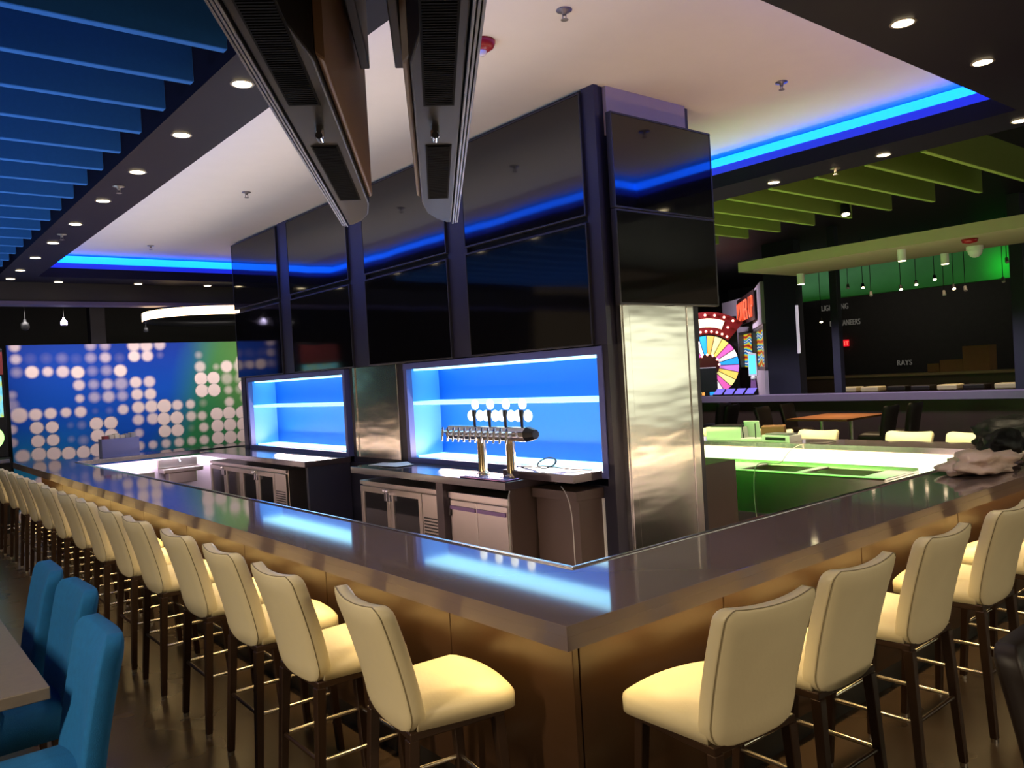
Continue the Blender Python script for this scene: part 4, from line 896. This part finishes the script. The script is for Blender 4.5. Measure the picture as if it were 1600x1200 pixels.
for i, (y, x, w_, h_) in enumerate(((8.25, 21.75, .62, .62), (8.86, 21.8, .55, .30), (9.32, 21.85, .3, .22))):
    o = box(-.22, .22, -w_/2, w_/2, 0, h_).build('cardboard_box', M_card, bevel=.006); o.location = (x, y, 1.372)
    tag(o, ('tall brown carton on the lounge ledge', 'low brown carton beside the tall one on the lounge ledge', 'smallest brown carton on the lounge ledge')[i], 'carton', 'cartons on the lounge ledge')
ls = None
for i, (x, y, c) in enumerate(((19.4, 10.35, 1), (19.3, 9.75, 1), (19.4, 9.15, 0), (19.3, 8.55, 0), (19.4, 8.0, 1), (19.3, 7.4, 0), (19.4, 6.8, 1), (19.3, 6.2, 0))):
    t = thing('lounge_stool', '%s lounge stool behind the half wall, %s along from the navy partition' % (('black', 'cream')[c], ORD[i]), 'stool', (x, y, 0), 0, 'lounge stools behind the half wall')
    box(-.22, .22, -.22, .22, 1.02, 1.14).build('seat', M_cream2 if c else M_brownfab, t, bevel=.03)
    for sx in (-.18, .18):
        for sy in (-.18, .18): MB().cyl((sx, sy, 0), (sx, sy, 1.02), .015, n=8).build('leg', M_leg, t)
area('lounge_lamp', (19.3, 8.8, 3.6), 1.5, 4.5, 34, (1, .75, .45), spread=100)
area('lounge_lamp', (25.5, 12.5, 4.2), 1, 5, 22, (1, .85, .7), (0, math.radians(-40), 0))
# little fittings under the dark lounge ceiling
def fitting(x, y, z, lab, lit):
    if 1:
        t = thing('track_spotlight', lab, 'spotlight', (x, y, z), 0, 'small fittings under the lounge ceiling')
        MB().cyl((0, 0, 0), (-.05, -.03, -.10), .032, .042, 12).build('can', M_black if lit else mat('grey_fitting', lin(120, 118, 112), .5), t)
        MB().cyl((0, 0, 0), (0, 0, 4.9-z), .008, n=6).build('stem', M_black, t)
        MB().cyl((-.051, -.031, -.101), (-.054, -.033, -.107), .038, n=12).build('lens', M_downl if lit else M_white, t)
lm = ['before the green duct wall', 'above the lettering', 'near the square post', 'over the lounge stools', 'over the cartons', 'near the end post']
for i, (x, y, z, lit) in enumerate(((20, 10.24, 3.72, 1), (20, 9.29, 3.56, 1), (20, 10.04, 3.49, 0), (20, 8.92, 3.63, 1), (20, 8.49, 3.70, 1), (20, 8.07, 3.43, 1), (20, 7.82, 3.36, 0), (20, 8.29, 3.31, 0), (20, 11.42, 2.95, 1), (20.5, 7.2, 3.5, 0), (20.5, 10.9, 3.8, 0), (20.2, 7.0, 3.9, 0))):
    fitting(x, y, z, '%s under the lounge ceiling, %s in the scatter from the navy partition' % ('tiny lit spotlight' if lit else 'tiny grey fitting', ORD[i]), lit)
for i, (x, y) in enumerate(((10.3, 4.75), (11.42, 4.7))):
    t = thing('cylinder_spotlight', 'small %s spotlight under the taupe bulkhead' % ('white cylinder', 'flush')[i], 'spotlight', (x, y, 3.2))
    MB().cyl((0, 0, 0), (0, 0, -.14), .05, n=16).build('body', M_white, t); MB().cyl((0, 0, -.141), (0, 0, -.146), .044, n=16).build('lens', M_downl, t)
    spot('spot_beam', (x, y, 3.0), 10, (1, .85, .6))
cs = thing('ceiling_camera', 'white dome camera under the taupe bulkhead', 'camera', (11.1, 4.2, 3.2)); MB().cyl((0, 0, 0), (0, 0, -.05), .10, n=20).build('base', M_white, cs); MB().sphere((0, 0, -.06), .085, 16, 8).build('dome', M_white, cs)
rs = thing('fire_alarm_strobe', 'red fire alarm under the taupe bulkhead', 'fire alarm', (10.3, 3.95, 3.2)); MB().lathe([(0, 0), (.09, 0), (.08, -.04), (0, -.055)], n=20).build('housing', M_red, rs)
t = thing('cylinder_spotlight', 'white cylinder spotlight near the sign kiosk under the bulkhead corner', 'spotlight', (11.3, 6.75, 3.2)); MB().cyl((0, 0, 0), (0, 0, -.16), .055, n=16).build('body', M_white, t); MB().cyl((0, 0, -.161), (0, 0, -.166), .046, n=16).build('lens', M_downl, t)
# linear pendants and a red sign on the camera's side, seen only as reflections
def linear(x, y, z, L, rz, lab):
    t = thing('linear_pendant', lab, 'lamp', (x, y, z), rz, 'linear pendant lamps'); box(-L/2, L/2, -.03, .03, 0, .05).build('channel', M_black, t); MB().cyl((0, 0, .05), (0, 0, 4.9-z), .006, n=6).build('hanger', M_black, t); box(-L/2, L/2, -.028, .028, -.006, 0).build('diffuser', mat('yellow_line_glow', (1, .9, .5), .5, emit=(1, .78, .30), es=6), t)
for i, (x, y, z, L, r) in enumerate(((-5.5, 9.0, 2.75, 1.6, .2), (-5.2, 6.0, 2.7, 1.4, 1.2), (-5.0, 3.2, 2.95, 1.3, .1), (-4.6, 1.2, 2.55, 1.6, 1.4))):
    linear(x, y, z, L, r, 'slim yellow line lamp hanging in the hall opposite the tower, %s from the camera side' % ORD[i])
    for s in (-.4, .4): pass

for x, y, r in ((-3.5, 2.5, 0), (2.5, -3.5, 0), (-3.5, 9.5, 0)):  # unseen housings added above the room fill lights
    t = thing('linear_pendant', {2.5: 'added long black light housing hanging over the dining corner', -3.5: 'added long black light housing hanging behind the short side of the bar', 9.5: 'added long black light housing hanging far along the long side'}[y], 'lamp', (x, y, 3.31), r, 'linear pendant lamps')
    box(-1.52, 1.52, -.17, .17, .01, .06).build('channel', M_black, t); MB().cyl((-1, 0, .06), (-1, 0, 1.59), .006, n=6).cyl((1, 0, .06), (1, 0, 1.59), .006, n=6).build('hanger', M_black, t)
